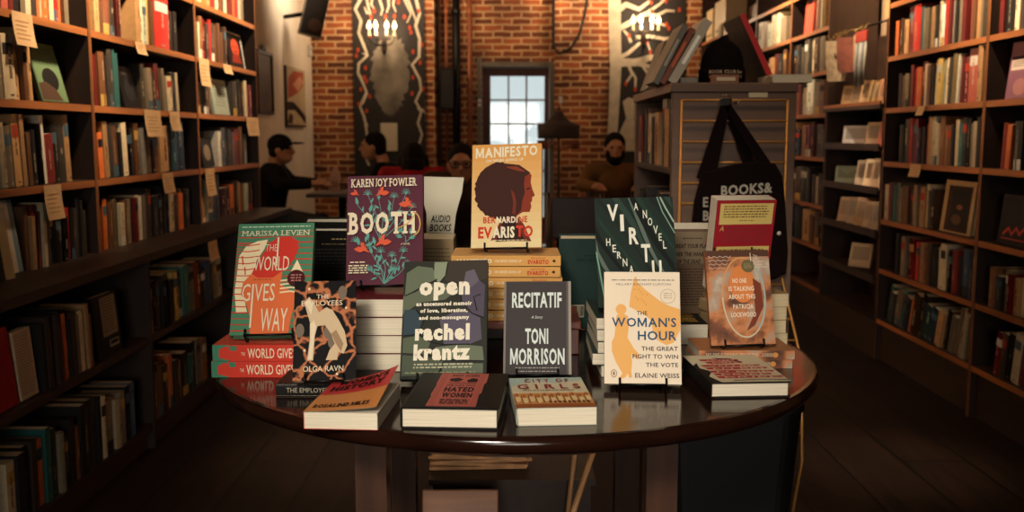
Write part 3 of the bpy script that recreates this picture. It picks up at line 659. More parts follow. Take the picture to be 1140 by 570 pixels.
rows = [(GZ[0], [(928, (150, 116, 78), 'tan'), (938, (120, 92, 64), 'brown'), (948, (176, 140, 100), 'cream'), (958, (190, 160, 118), 'shiny tan'), (968, (150, 100, 66), 'russet')], .15, 'top tray of the gift rack'),
        (GZ[1], [(956, (128, 92, 60), 'brown'), (970, (170, 64, 50), 'red')], .15, 'tray with the white pouch'),
        (GZ[2], [(943, (84, 58, 40), 'dark brown'), (952, (176, 130, 84), 'shiny amber'), (960, (150, 112, 72), 'tan'), (968, (130, 92, 60), 'russet')], .17, 'tray with the mint box'),
        (GZ[3], [(924, (150, 116, 82), 'tan'), (933, (120, 90, 64), 'brown'), (942, (176, 138, 96), 'shiny cream'), (951, (140, 104, 70), 'amber'), (960, (110, 84, 60), 'dull brown'), (968, (96, 76, 60), 'dark')], .17, 'tray below the mint box'),
        (GZ[4], [(938, (150, 134, 112), 'pale')], .16, 'lowest tray of the gift rack')]
for z, items, h, wh in rows:
    for i, (px, col, nm) in enumerate(items):
        packet(gy(px, z), z, .12 if len(items) > 3 else .14, h * (.9 + .1 * ((i * 7) % 3) / 2), col, '%s card packet, %s from near end, %s' % (nm, ORD[len(items) - 1 - i], wh), foil=nm.startswith('shiny'))
packet(gy(935, GZ[1]), GZ[1], .18, .115, (226, 226, 228), 'white pouch with a black fold line in the second tray of the gift rack', lean=10, t=.03)
packet(gy(925, GZ[2]), GZ[2], .16, .105, (132, 158, 144), 'mint green envelope box in the third tray of the gift rack', lean=8, env=True, t=.03)
# things hanging from the hook rail
def hang(px, w, z0, z1, label, build):
    y = depth_on_plane(px, XRF + .03, 1.6); r = empty('hanging_gift', Matrix.Translation((XRF + .03, y, 1.80))); tag(r, label, 'hanging gift', 'gifts hanging on the hook rail')
    mb = MB(); mb.tube([(.0, 0, .012), (-.012, 0, .012), (-.03, 0, -.02), (-.045, 0, -.026), (-.05, 0, -.012)], .0025, 6); mb.build('hook', mat('brass_hook', (206, 170, 110), .25, metal=1), r)
    build(r, w, z0 - 1.80, z1 - 1.80); return r
def pendant(col, face=None, strands=0):
    def f(r, w, z0, z1):
        mb = MB()
        if strands:
            mb.rbox(-.05, -.038, -w / 2, w / 2, -.09, -.03, .003); mb.build('header_card', mat('header_red', (150, 44, 34), .5), r)
            for k in range(strands):
                y = -w / 2 + w * (k + .5) / strands; m2 = MB(); m2.tube([(-.044, y, -.09), (-.046, y + .004, (z0 - .09) / 2), (-.05, y - .003, z0)], [.006, .008, .004], 7); m2.build('strap', mat('strap_%d' % (k % 3), [(140, 138, 126), (70, 66, 64), (110, 116, 120)][k % 3], .6), r)
        else:
            n = 7; prof = [(-w / 2, -.04), (w / 2, -.04), (w / 2 * .95, z0 * .6), (w / 2 * .7, z0), (-w / 2 * .7, z0), (-w / 2 * .95, z0 * .6)]
            mb.add([(-.048, y, z) for y, z in prof] + [(-.036, y, z) for y, z in prof], [tuple(range(6)), tuple(range(6, 12))[::-1]] + [(i, i + 6, (i + 1) % 6 + 6, (i + 1) % 6) for i in range(6)])
            mb.build('body', mat('gift_%d_%d_%d' % col, col, .6, noise=.3, nscale=30), r, M=Matrix.Rotation(radians(38), 4, 'Z') @ Matrix.Identity(4))
            if face:
                fm = MB()
                for cy, cz, ry, rz in [(-.2, .45, .1, .05), (.2, .45, .1, .05), (0, .72, .16, .05), (0, .58, .05, .04)]:
                    fm.add([(-.0486, cy * w + ry * w * cos(a * pi / 6), z0 * cz + rz * z0 * sin(a * pi / 6)) for a in range(12)], [tuple(range(12))[::-1]])
                fm.build('printed_face', ink((40, 30, 26)), r)
    return f
hang(931, .04, 1.50, 1.76, 'narrow dark hanging gift at the far end of the hook rail', pendant((60, 44, 32)))
hang(936, .16, 1.52, 1.77, 'hanging gift printed with a pale face', pendant((168, 150, 124), True))
hang(949, .16, 1.56, 1.77, 'hanging dark red and cream pouch between the pale face and the straps', pendant((104, 52, 40)))
hang(967, .17, 1.47, 1.77, 'striped hanging straps under a red header card', pendant((0, 0, 0), strands=6))
hang(941, .06, 1.58, 1.76, 'small dark brown hanging gift behind the pale face', pendant((44, 32, 26)))
hang(959, .05, 1.56, 1.76, 'small tan hanging gift between the pouch and the striped straps', pendant((150, 116, 84)))
# paper sheet on the wall above
mb = MB(); mb.box(0, .003, -.08, .08, -.07, .07); tag(mb.build('notice_sign', mat('tan_paper', (186, 142, 96), .7), loc=(XR - .0045, 6.12, 1.96)), 'tan paper notice on the wall above the hanging gifts', 'notice')

# ================================================================== FREE-STANDING CABINET
W_CAB = wood('cabinet_wood', (106, 78, 60), .5, 'x', var=.22, scale=2)
r = empty('display_cabinet', loc=((CX0 + CX1) / 2, (CY0 + CY1) / 2, 0)); tag(r, 'free-standing brown wood bookcase with a gold rack on its end panel', 'bookcase')
ox, oy = r.location.x, r.location.y
def cb(x0, x1, y0, y1, z0, z1, nm, m=W_CAB): mb = MB(); mb.rbox(x0 - ox, x1 - ox, y0 - oy, y1 - oy, z0, z1, .002, 0, None, 1); return mb.build(nm, m, r)
cb(CX0 - .002, CX1, CY0, CY0 + .025, 0, CZT, 'end_panel'); cb(CX0, CX1, CY1 - .025, CY1, 0, CZT, 'end_panel')
cb(CX0 + .2, CX0 + .212, CY0 + .0255, CY1 - .0255, .0, CZT - .031, 'middle_panel', W_DARK)
cb(CX0 - .008, CX1 + .004, CY0 - .004, CY1 + .004, CZT + .0005, CZT + .03, 'top_board')
for z in CSH: cb(CX0 + .002, CX0 + .1995, CY0 + .026, CY1 - .026, z - .02, z, 'shelf', W_DARK)
for z in CSH: cb(CX0 + .2125, CX1 - .002, CY0 + .026, CY1 - .026, z - .02, z, 'shelf', W_DARK)
CTOP = CZT + .03
mb = MB(); mb.box(-.03, .03, -.001, 0, -.008, .008); mb.build('paper_label', ink((206, 190, 160)), r, loc=(at(844, 106, CY0).x - ox, CY0 - oy - .0005, 1.322))
# gold wire rack hooked on the end panel
GOLD = mat('gold_wire', (206, 146, 76), .45, metal=.35)
r = empty('wire_rack', loc=((CX0 + CX1) / 2, CY0 - .012, 0)); tag(r, 'gold wire ladder rack hung on the cabinet end, its foot kicked forward', 'rack')
xa, xb = at(758, 120, CY0).x - r.location.x, at(875.5, 120, CY0).x - r.location.x
zt = 1.19 + 1.19 * 0 + (152 - 112) / 1116 * CY0; zk = .735
side = lambda x, s_: [(x, 0, zt), (x, 0, zk), (x + s_ * .02, -.18, .50), (x + s_ * .02, -.22, .20), (x + s_ * .0, -.2, .006)]
for x, s_ in ((xa, -1), (xb, 1)):
    mb = MB(); mb.tube(side(x, s_), .0045, 8); mb.build('side_rail', GOLD, r)
zz = zt; k = 0
while zz > zk - .02:
    mb = MB(); mb.tube([(xa, -.001, zz), (xb, -.001, zz)], .0036, 7); mb.build('rung', GOLD, r); zz -= .0655
for f in (.25, .5, .75, 1.0):
    y, z = -.18 * f, zk + (.50 - zk) * f; e = .02 * f
    mb = MB(); mb.tube([(xa - e, y, z), (xb + e, y, z)], .0036, 7); mb.build('rung', GOLD, r)
for z in (.40, .28):
    mb = MB(); mb.tube([(xa - .02, -.2, z), (xb + .02, -.2, z)], .0036, 7); mb.build('rung', GOLD, r)
# metal clip + tote bag hanging from it
c = at(808, 114, CY0 - .03)
r = empty('bulldog_clip', loc=c); tag(r, 'shiny metal clip holding the black tote bag on the rack', 'clip')
CH = mat('chrome', (226, 222, 214), .12, metal=1)
mb = MB(); mb.rbox(-.02, .02, -.006, .006, -.012, .012, .002); mb.build('jaw', CH, r)
mb = MB(); mb.tube([(-.012, -.004, .01), (-.014, -.012, .022), (.0, -.014, .026), (.014, -.012, .022), (.012, -.004, .01)], .0022, 6); mb.build('lever', CH, r)
mb = MB(); mb.tube([(.022, 0, .0), (.036, -.004, -.004), (.042, -.006, .008)], .003, 6); mb.build('hook', CH, r)
TOTE = mat('black_canvas', (22, 12, 12), .9, bump=.3, bscale=400, spec=.08)
r = empty('tote_bag', loc=(c.x, CY0 - .05, 0)); tag(r, 'black canvas tote bag with white lettering hanging on the rack', 'bag')
def TP(px, py): p = at(px, py, CY0 - .05); return (p.x - c.x, p.z)
body = [(782, 191), (800, 187), (822, 182), (846, 178), (862, 182), (870, 196), (873, 225), (876, 280), (874, 304), (860, 311), (800, 311), (772, 308), (767, 280), (773, 225)]
P = [TP(*q) for q in body]; n = len(P); mb = MB()
cx = sum(p[0] for p in P) / n; cz = sum(p[1] for p in P) / n
rings = [(.96, -.022), (1, -.012), (1, .010), (.96, .018)]
vs = []
for k, y in rings: vs += [(cx + (x - cx) * k, y, cz + (z - cz) * k) for x, z in P]
fs = [(i + a * n, (i + 1) % n + a * n, (i + 1) % n + (a + 1) * n, i + (a + 1) * n) for a in range(3) for i in range(n)] + [tuple(range(n))[::-1], tuple(range(3 * n, 4 * n))]
mb.add(vs, fs); mb.build('bag_body', TOTE, r)
for y, (b0, t0, b1) in ((-.014, ((790, 192), (808, 118), (0, 0))), (-.014, ((852, 186), (809, 118), (0, 0))), (.006, ((782, 200), (806, 120), (0, 0))), (.006, ((836, 186), (810, 120), (0, 0)))):
    a, b = TP(*b0), TP(*t0); w = .019; d = Vector((b[0] - a[0], b[1] - a[1])).normalized(); nx, nz = -d.y * w, d.x * w
    mb = MB(); A_ = [(a[0] - nx, a[1] - nz), (a[0] + nx, a[1] + nz), (b[0] + nx * .55, b[1] + nz * .55), (b[0] - nx * .55, b[1] - nz * .55)]
    mb.prism(A_, y - .0018, y + .0018, axis='y'); mb.build('strap', TOTE, r)
def plane_text(parent, name, origin, ux, txt, w, h, col, bold=.02, yoff=0, slope=0, serif=False):
    A = Art(w, h, Matrix.Translation(origin)); A.text(txt, 0, 1, 0, 1, col, bold, slope=slope, serif=serif); A.done(parent, 'mark', name)
q0, q1 = TP(801, 218), TP(858, 203)
plane_text(r, 'lettering', (q0[0], -.0228, q0[1]), 1, 'BOOKS&', q1[0] - q0[0], .033, (190, 180, 164), .03, slope=-.35)
for ch, a, b in (('E', (781, 230), (787, 219)), ('B', (781, 245), (788, 234))):
    a, b = TP(*a), TP(*b); plane_text(r, 'lettering', (a[0], -.0228, a[1]), 1, ch, b[0] - a[0], b[1] - a[1], (170, 160, 146), .03)
mb = MB(); p = TP(861, 259); mb.ball((p[0] + .012, -.018, p[1]), .008, nu=10, nv=7); mb.build('button', mat('pearl', (220, 210, 190), .3), r)

# ------------------------------------------------------------------ on top of the cabinet
def lean_book(bx_, h, t, d, lean, col, label, y=3.32, pages=(196, 178, 150)):
    "big book standing spine away, leaning over to the side"
    M = Matrix.Translation((bx_, y, CTOP + .001 + max(0, t * sin(radians(lean))))) @ Matrix.Rotation(radians(lean), 4, 'Y')
    root = empty('picture_book', M); tag(root, label, 'book', 'large books leaning on the cabinet')
    mb = MB(); c = .003; prof = [(0, 0), (t, 0), (t, d), (t - c, d), (t - c, c), (c, c), (c, d), (0, d)]
    mb.prism(prof, 0, h); mb.build('cover', mat('cover_%d_%d_%d' % col, col, .5), root)
    mb = MB(); mb.box(c + .0003, t - c - .0003, c + .0003, d - .006, .004, h - .004); mb.build('page_block', paper_edge_mat('page_edges_%d' % pages[0], pages), root)
    m2 = MB(); m2.box(t * .3, t * .7, -.0008, -.0002, h * .3, h * .75); m2.build('spine_label', ink(tuple(min(255, int(v * 1.5 + 20)) for v in col)), root)
for bx_, h, t, ln, col, lb in [(at(729, 105, 3.3).x, .215, .02, 27, (104, 100, 92), 'grey slim leaning picture book farthest along the cabinet top'), (at(737, 105, 3.3).x, .205, .018, 29, (126, 62, 40), 'rust leaning picture book between two grey ones on the cabinet'),
                               (at(746, 105, 3.3).x, .235, .03, 30, (176, 168, 152), 'pale grey thick leaning picture book nearest the beanie'), ]:
    lean_book(bx_, h, t, .22, ln, col, lb, 3.35)
for px, h, t, ln, col, lb in [(714, .19, .014, 20, (92, 88, 80), 'dark grey narrow picture book standing at the cabinet far edge'),]:
    lean_book(at(722, 105, 3.7).x, h, t, .2, ln, col, lb, 3.75)
# beanie with stitched lettering resting on a small sign block
bb = at(806, 103, 3.27)
r = empty('sign_block', loc=(at(807, 100, 3.26).x, 3.27, CTOP + .001)); tag(r, 'small brown wooden block with a white label in front of the black beanie', 'sign')
mb = MB(); mb.rbox(-.044, .044, -.012, .012, 0, .028, .002); mb.build('block', mat('sienna_wood', (134, 84, 54), .5), r)
mb = MB(); mb.box(-.028, .032, -.0135, -.0125, .008, .02); mb.build('label', ink((206, 190, 164)), r)
r = empty('beanie_hat', loc=(at(806, 100, 3.36).x, 3.40, CTOP + .001)); tag(r, 'black knitted beanie with two lines of white stitched lettering', 'hat')
KN = mat('black_knit', (16, 11, 11), .95, bump=.5, bscale=220, spec=.08)
mb = MB(); prof = [(.001, .001), (.066, .001), (.071, .012), (.073, .05), (.068, .09), (.055, .122), (.034, .142), (.012, .15), (.001, .151)]; mb.lathe(prof, 28); mb.build('crown', KN, r)
mb = MB(); mb.lathe([(.069, .0), (.077, .004), (.078, .05), (.0745, .056), (.0735, .05), (.0735, .004)], 28); mb.build('turned_cuff', KN, r)
for txt, z, hh in (('BOOK CLUB Bar', .036, .011), ('East Village, NYC', .019, .011)):
    vs, fs, _ = glyphs(txt, .01); m3 = MB(); m3.add([((.0793) * sin((x - .5) * 1.5), -.0793 * cos((x - .5) * 1.5), z + y * hh) for x, y in vs], fs); m3.build('lettering', ink((206, 178, 156)), r)
# slim dark book with a red spine leaning left, its gridded cover towards the long aisle
M = Matrix.Translation((at(858, 97, 3.3).x, 3.30, CTOP + .001)) @ Matrix.Rotation(radians(-26), 4, 'Y')
r = empty('picture_book', M); tag(r, 'slanting dark gridded picture book with a bright red spine, beside the beanie', 'book')
mb = MB(); prof = [(0, .0045), (.0025, .0045), (.0025, .26), (.0, .26)]; mb.prism(prof, 0, .245); mb.build('front_cover', mat('charcoal_board', (44, 36, 32), .6), r)
mb = MB(); mb.prism([(.0155, .0045), (.018, .0045), (.018, .26), (.0155, .26)], 0, .245); mb.build('back_cover', mat('red_cloth', (186, 34, 38), .5), r)
mb = MB(); mb.rbox(-.0005, .0185, 0, .004, 0, .245, .001, 0, None, 1); mb.build('red_spine', mat('red_cloth', (186, 34, 38), .5), r)
mb = MB(); mb.box(.003, .015, .005, .254, .004, .241); mb.build('page_block', PAGES_TAN, r)
m4 = MB()
for k in range(5): m4.box(-.0012, -.0003, .01, .25, .03 + k * .045, .034 + k * .045)
for k in range(5): m4.box(-.0012, -.0003, .03 + k * .05, .034 + k * .05, .01, .235)
m4.build('printed_grid', ink((92, 78, 62)), r)
# white book lying at the cabinet corner + a low pale one
for x, y, w, d, t, col, lb in [(at(873, 100, 3.3).x, 3.3, .13, .18, .026, (206, 190, 160), 'cream book lying flat at the cabinet corner by the red spine'), (at(772, 102, 3.4).x, 3.5, .075, .11, .03, (150, 140, 122), 'grey book lying flat between leaning books and the beanie')]:
    book('lying_book', pose(x, y - d / 2, CTOP + t + .001, 0, 90), w, d, t, col, lb, hard=False)
# cabinet-corner boxes on the high far shelf and the carved hand gripping its edge
XH = XRF
zH = RZ[7]
def far_box(px0, px1, h, col, label, nm='boxed_set'):
    Ya, Yb = sorted((depth_on_plane(px0, XH, zH + .1), depth_on_plane(px1, XH, zH + .1)))
    r = empty(nm, loc=(XH + (.02 if px1 < 806 else .205), (Ya + Yb) / 2, zH + .001)); tag(r, label, 'box', 'boxes on the high shelf')
    mb = MB(); w = (Yb - Ya) / 2 - .003; mb.rbox(0, .2 if px1 < 806 else .05, -w, w, 0, h, .004); mb.build('case', mat('case_%d_%d_%d' % col, col, .4, noise=.1), r)
    mb = MB(); mb.box(-.0012, -.0002, -w * .7, w * .7, h * .12, h * .2); mb.build('label_strip', ink(tuple(int(v * .7) for v in col)), r)
for a in [(793, 805, .33, (226, 204, 166), 'tall cream boxed set nearest the carved hand'), (784, 791, .30, (206, 180, 138), 'tall cream boxed set farthest along the high shelf'), (808, 834, .22, (124, 92, 66), 'wide brown box behind the carved hand')]:
    far_box(*a)
r = empty('carved_hand', loc=(XH - .02, depth_on_plane(812, XH, zH), zH + .002)); tag(r, 'pale carved wooden hand gripping the edge of the high shelf', 'ornament')
PW = mat('pale_carved_wood', (214, 186, 146), .5)
mb = MB(); mb.ball((.03, 0, .045), (.06, .09, .035)); 
for k, (l, y) in enumerate(((.10, -.066), (.125, -.024), (.12, .018), (.095, .058))):
    mb.tube([(.02, y * .9, .05), (-.03, y, .058), (-.055, y, .03), (-.058, y, -.03 - l * .25)], [.018, .017, .016, .012], 8)
mb.tube([(.06, -.06, .05), (.03, -.11, .05), (-.02, -.125, .03)], [.02, .018, .013], 8)
mb.build('hand', PW, r, remesh=.006)
mb = MB(); mb.tube([(.09, .02, .05), (.14, .1, .05), (.16, .2, .045)], [.034, .034, .036], 10); mb.build('wrist', PW, r)
# ================================================================== BACK WALL AND CAFE CORNER
YW = YB - .001
def wp(px, py, Y=YB): p = at(px, py, Y); return (p.x, p.z)
def z5(x, y): return wp(280 + x / 3.8, y / 3.8)
def z7(x, y): return wp(560 + x / 3.8, y / 3.8)
def mural(name, x0, x1, z0, z1, label, strokes, dots, blobs=()):
    cx = (x0 + x1) / 2; r = empty(name, loc=(cx, YW - .02, z0)); tag(r, label, 'mural')
    mb = MB(); mb.box(x0 - cx, x1 - cx, 0, .02, 0, z1 - z0); mb.build('panel', mat('black_board', (34, 27, 23), .7, noise=.3, nscale=6), r)
    A = Art(1, 1, Matrix.Translation((-cx, -.0005, -z0 - 0)))
    def U(p): return (p[0], 1 - p[1])
    for col, pts in blobs: A.poly(col, [U(p) for p in pts])
    for col, pts, t, t1 in strokes: A.line(col, [U(p) for p in pts], t, t1)
    A.done(r, 'painted_branches')
    B = Art(1, 1, Matrix.Translation((-cx, -.002, -z0)))
    for p in dots: B.oval((186, 72, 42), p[0], 1 - p[1], .016, .026, 10)
    B.done(r, 'painted_leaves')
    return r
WB = mat('mural_white', (206, 190, 164), .8, noise=.15, nscale=12)
st = []
for pts in [[(478, -30), (440, 40), (465, 90), (455, 140), (475, 190), (492, 235), (455, 270), (452, 310), (470, 345), (488, 390), (460, 450), (480, 500), (490, 570), (470, 640), (500, 700)],
            [(690, -30), (712, 60), (695, 110), (712, 165), (710, 240), (680, 275), (712, 335), (718, 380), (695, 430), (720, 470), (705, 520), (722, 570), (700, 640), (715, 720)]]:
    st.append((WB, [z5(*p) for p in pts], .032, .022))
for pts in [[(484, -20), (508, 80), (488, 118)], [(640, -20), (676, 60), (658, 98)], [(655, -20), (690, 70), (700, 100)], [(514, -20), (508, 20), (522, 42)], [(540, -10), (556, 40), (548, 66)], [(580, -10), (582, 30), (572, 55)], [(604, -10), (600, 22), (612, 52)],
            [(492, 235), (470, 225)], [(452, 310), (470, 330)], [(470, 440), (492, 395)], [(475, 500), (495, 535)], [(712, 335), (690, 300)], [(718, 470), (700, 455)], [(720, 460), (738, 480)], [(492, 60), (478, 30)]]:
    st.append((WB, [z5(*p) for p in pts], .026, .010))
dots = [z5(*p) for p in [(520, 48), (568, 72), (606, 70), (622, 10), (648, 72), (708, 48), (670, 118), (676, 138), (500, 152), (452, 212), (445, 236), (484, 288), (684, 220), (714, 266), (684, 328), (480, 328), (488, 344), (464, 378), (502, 408), (680, 396), (728, 376), (722, 190), (508, 72), (455, 440), (488, 470)]]
GREY = mat('smoky_grey_glow', (112, 102, 88), .8, noise=.45, nscale=5)  # grey middle of the panel, with the sconce's glow painted in
blob = [(GREY, [z5(588 + (82 + 9 * sin(k * 2.7) + 5 * sin(k * 5.1)) * cos(2 * pi * k / 60) * (1 - .22 * max(0, -sin(2 * pi * k / 60))), 318 - (170 + 10 * sin(k * 3.3)) * sin(2 * pi * k / 60)) for k in range(60)])]
xa, xb = wp(393, 60)[0], wp(473, 60)[0]
mural('mural_panel', xa, xb, .003, 3.1, 'black panel painted with white zigzag branches and red buds, behind the four-candle sconce', st, dots, blob)
st2 = []
for pts, a, b in [([(470, -30), (472, 120), (476, 280), (470, 420), (462, 560), (468, 700)], .13, .10), ([(470, 55), (520, 20), (575, 40), (620, 6)], .07, .03), ([(475, 130), (540, 95), (600, 60), (650, 66), (690, 46), (725, 48)], .06, .02), ([(600, 60), (660, 20), (690, -8)], .03, .02),
                  ([(480, 250), (530, 225), (575, 185), (605, 180)], .05, .02), ([(480, 265), (560, 265), (620, 245), (680, 245)], .09, .05), ([(560, 265), (610, 280), (660, 300)], .06, .025), ([(530, 275), (545, 315), (520, 350)], .035, .02), ([(540, 300), (560, 330), (558, 375)], .03, .018), ([(590, 280), (610, 310), (605, 350)], .03, .018), ([(610, 310), (632, 352)], .025, .015),
                  ([(560, 160), (620, 155), (680, 165), (715, 160)], .045, .025), ([(640, 95), (690, 110)], .03, .02), ([(540, 180), (528, 150), (510, 130)], .03, .02), ([(680, 170), (672, 225)], .025, .015), ([(610, 180), (622, 218)], .02, .015)]:
    st2.append((WB, [z7(*p) for p in pts], a, b))
dots2 = [z7(*p) for p in [(626, 12), (688, 6), (628, 50), (744, 42), (690, 104), (605, 182), (622, 222), (670, 225), (518, 355), (558, 378), (606, 352), (634, 355), (656, 290), (700, 120), (532, 152)]]
blob2 = [(WB, [z7(*p) for p in [(505, 430), (530, 412), (556, 420), (556, 640), (500, 640), (492, 560), (520, 500)]])]
xa, xb = wp(680, 60)[0], wp(762, 60)[0]
mural('mural_panel', xa, xb, .003, 3.1, 'black panel painted with a thick white tree and red buds, behind the farther sconce', st2, dots2, blob2)

# candle sconces: black iron back, ring and arms, four flame bulbs
FLAME = mat('flame_bulb', (255, 214, 150), .3, emit=14)
IRON = mat('dark_iron', (40, 30, 24), .5, metal=.7)
def sconce(px, py, Y, label, n=4):
    p = at(px, py, Y); r = empty('candle_sconce', loc=(p.x, YW - .022, p.z)); tag(r, label, 'wall lamp', 'candle sconces on the brick wall')
    mb = MB(); mb.prism([(.03 * cos(a * pi / 8), -.1 + .1 * sin(a * pi / 8)) for a in range(16)], -.012, -.001, axis='y'); mb.build('back_plate', IRON, r)
    yc = -.16
    mb = MB(); mb.tube([(0, -.01, -.1), (0, -.07, -.15), (0, yc, -.14), (0, yc, -.02)], .008, 8); mb.tube([(.0, yc, -.14), (0, yc, -.19)], [.016, .003], 8); mb.build('stem', IRON, r)
    mb = MB(); mb.tube([(.085 * cos(a * pi / 12), yc + .085 * sin(a * pi / 12), -.045) for a in range(25)], .006, 6, caps=False); mb.build('ring', IRON, r)
    for k in range(n):
        a = radians((196, 245, 295, 344)[k]); x, y = .135 * cos(a), yc + .085 * sin(a)
        mb = MB(); mb.tube([(0, yc, -.12), (x * .6, yc + (y - yc) * .6, -.11), (x, y, -.06), (x, y, -.02)], .005, 6); mb.build('arm', IRON, r)
        mb = MB(); mb.lathe([(.004, -.022), (.02, -.014), (.012, -.008), (.011, .045), (.004, .046)], 12, M=Matrix.Translation((x, y, 0))); c = mb.build('candle_tube', mat('candle_ivory', (220, 196, 150), .6), r)
        mb = MB(); mb.lathe([(.003, .0465), (.016, .06), (.021, .078), (.014, .1), (.004, .122), (.0008, .136)], 12, M=Matrix.Translation((x, y, 0))); mb.build('flame_bulb', FLAME, c)
    return p
S1 = sconce(428, 40, YB, 'wall sconce of four lit candle bulbs on the zigzag panel')
S2 = sconce(716, 34, YB, 'wall sconce of lit candle bulbs on the white tree panel')

# pipes, boxes and switches on the brick
COPPER = mat('painted_copper', (150, 84, 50), .45, metal=.3, noise=.2)
def pipe(px, rad, m, label, y=YW + .2, z0=.02, z1=ZT - .02):
    x = at(px, 80, YB + .2).x; r = empty('wall_pipe', loc=(x, y, 0)); tag(r, label, 'pipe', 'vertical pipes in the recess of the brick wall')
    mb = MB(); mb.tube([(0, 0, z0), (0, 0, z1)], rad, 12); mb.build('pipe_run', m, r)
    mb = MB()
    for z in (.8, 1.7, 2.5): mb = MB(); mb.lathe([(rad + .001, -.03), (rad + .007, -.025), (rad + .007, .025), (rad + .001, .03)], 12, M=Matrix.Translation((0, 0, z))); mb.build('pipe_collar', m, r)
pipe(523, .026, COPPER, 'copper-coloured pipe nearest the glazed door'); pipe(508, .045, BLACKM, 'thick black pipe beside the copper-coloured one'); pipe(497, .016, COPPER, 'thin copper-coloured pipe between the thick black pipe and the zigzag panel'); pipe(489, .02, mat('brown_pipe', (84, 52, 34), .5), 'brown pipe touching the zigzag panel')
a, b = wp(490, 75), wp(505, 121)
r = empty('fuse_box', loc=((a[0] + b[0]) / 2, YW + .1, b[1])); tag(r, 'black metal box on the pipes left of the glazed door'.replace(' left of', ' near'), 'fuse box')
mb = MB(); mb.rbox(-.07, .07, -.06, .03, 0, a[1] - b[1], .005); mb.build('case', BLACKM, r); mb = MB(); mb.box(-.06, .06, -.064, -.061, .02, a[1] - b[1] - .02); mb.build('door', BLACK, r)
for py, nm in ((111, 'upper'), (116, 'lower')):
    x, z = wp(533, py); r = empty('light_switch', loc=(x, YD - .039, z)); tag(r, '%s small white switch at the edge of the door casing' % nm, 'switch'); mb = MB(); mb.rbox(-.018, .018, 0, .008, -.016, .016, .002); mb.build('plate', mat('white_plastic', (226, 222, 212), .4), r); mb = MB(); mb.box(-.005, .005, -.006, -.0005, -.008, .008); mb.build('toggle', mat('white_plastic', (226, 222, 212), .4), r)
x, z = wp(624, 111); r = empty('light_switch', loc=(x, YW - .01, z)); tag(r, 'small white switch on the brick by the floor lamp side of the door', 'switch'); mb = MB(); mb.rbox(-.02, .02, 0, .008, -.035, .035, .002); mb.build('plate', mat('white_plastic', (226, 222, 212), .4), r); mb = MB(); mb.box(-.006, .006, -.006, -.0005, -.01, .01); mb.build('toggle', mat('white_plastic', (226, 222, 212), .4), r)
mb = MB(); P = [(655, -10), (651, 15), (645, 38), (635, 54), (622, 60), (616, 52), (616, 20), (616, -12)]
mb.tube([(wp(*p)[0], YW - .03, wp(*p)[1]) for p in P], .014, 8); tag(mb.build('hanging_cable', mat('black_cable', (22, 16, 14), .6)), 'thick black cable looping down the brick above the door corner', 'cable')
x0, z1 = wp(424, 137); x1, z0 = wp(443, 168); r = empty('paper_sign', loc=((x0 + x1) / 2, YW - .026, z0)); tag(r, 'plain white paper sign on the zigzag panel over the leaning man', 'sign')
mb = MB(); mb.box(-(x1 - x0) / 2, (x1 - x0) / 2, 0, .003, 0, z1 - z0); mb.build('sheet', mat('white_paper', (214, 200, 172), .7), r)
# on the plaster wall: framed dark picture, painting, thermostat, loudspeaker
def wall_pic(px0, px1, py0, py1, label, build, nm='framed_picture'):
    Ya, Yb = depth_on_plane(px0, -XL, 1.8), depth_on_plane(px1, -XL, 1.8); ym = (Ya + Yb) / 2; z1, z0 = at(px0, py0, ym).z, at(px0, py1, ym).z
    r = empty(nm, loc=(XL + .001, ym, z0)); tag(r, label, 'picture'); build(r, (Yb - Ya) / 2, z1 - z0)
def frame_dark(r, w, h):
    mb = MB(); mb.box(0, .012, -w + .03, w - .03, .03, h - .03); mb.build('picture', mat('brown_print', (84, 52, 30), .6, noise=.4, nscale=9), r)
    for nm, a in (('frame_side', (0, .025, -w, -w + .029, 0, h)), ('frame_side', (0, .025, w - .029, w, 0, h)), ('frame_rail', (0, .025, -w + .03, w - .03, 0, .029)), ('frame_rail', (0, .025, -w + .03, w - .03, h - .029, h))):
        mb = MB(); mb.box(*a); mb.build(nm, mat('carved_frame', (62, 38, 24), .5), r)
    mb = MB(); mb.ball((.02, -.05, h + .02), (.015, .08, .03)); mb.build('frame_crest', mat('carved_frame', (62, 38, 24), .5), r)
wall_pic(284, 301, 57, 127, 'dark carved frame half hidden by the last ledged bookcase', frame_dark)
def painting(r, w, h):
    mb = MB(); mb.box(0, .02, -w, w, 0, h); mb.build('canvas', mat('canvas_cream', (196, 168, 128), .8, noise=.15, nscale=7), r)
    A = Art(2 * w, h, Matrix.Translation((.0205, -w, 0)) @ Matrix.Rotation(pi / 2, 4, 'Z'))
    A.poly((176, 84, 62), [(.05, .56), (.1, .2), (.35, .06), (.9, .04), (.85, .3), (.6, .42), (.3, .5)]); A.poly((214, 150, 116), [(.3, .3), (.7, .12), (.9, .2), (.6, .4)]); A.poly((36, 26, 22), [(0, .62), (.3, .6), (.7, .72), (1, .84), (1, .98), (.72, .86), (.4, .74), (0, .76)]); A.poly((70, 48, 34), [(.02, .98), (.1, .8), (.3, .84), (.25, .98)])
    A.done(r, 'painted_figure')
    mb = MB(); mb.box(.0, .024, -w - .012, -w - .0005, 0, h); mb.build('frame_edge', mat('carved_frame', (62, 38, 24), .5), r)
    mb = MB(); mb.box(.0, .024, -w - .012, w, -.02, -.0005); mb.build('frame_edge', mat('carved_frame', (62, 38, 24), .5), r)
wall_pic(316, 337, 76, 139, 'narrow painting of a red and black shape on the plaster wall', painting, 'wall_painting')
y = depth_on_plane(346, -XL, 1.9); z = at(346, 57, y).z
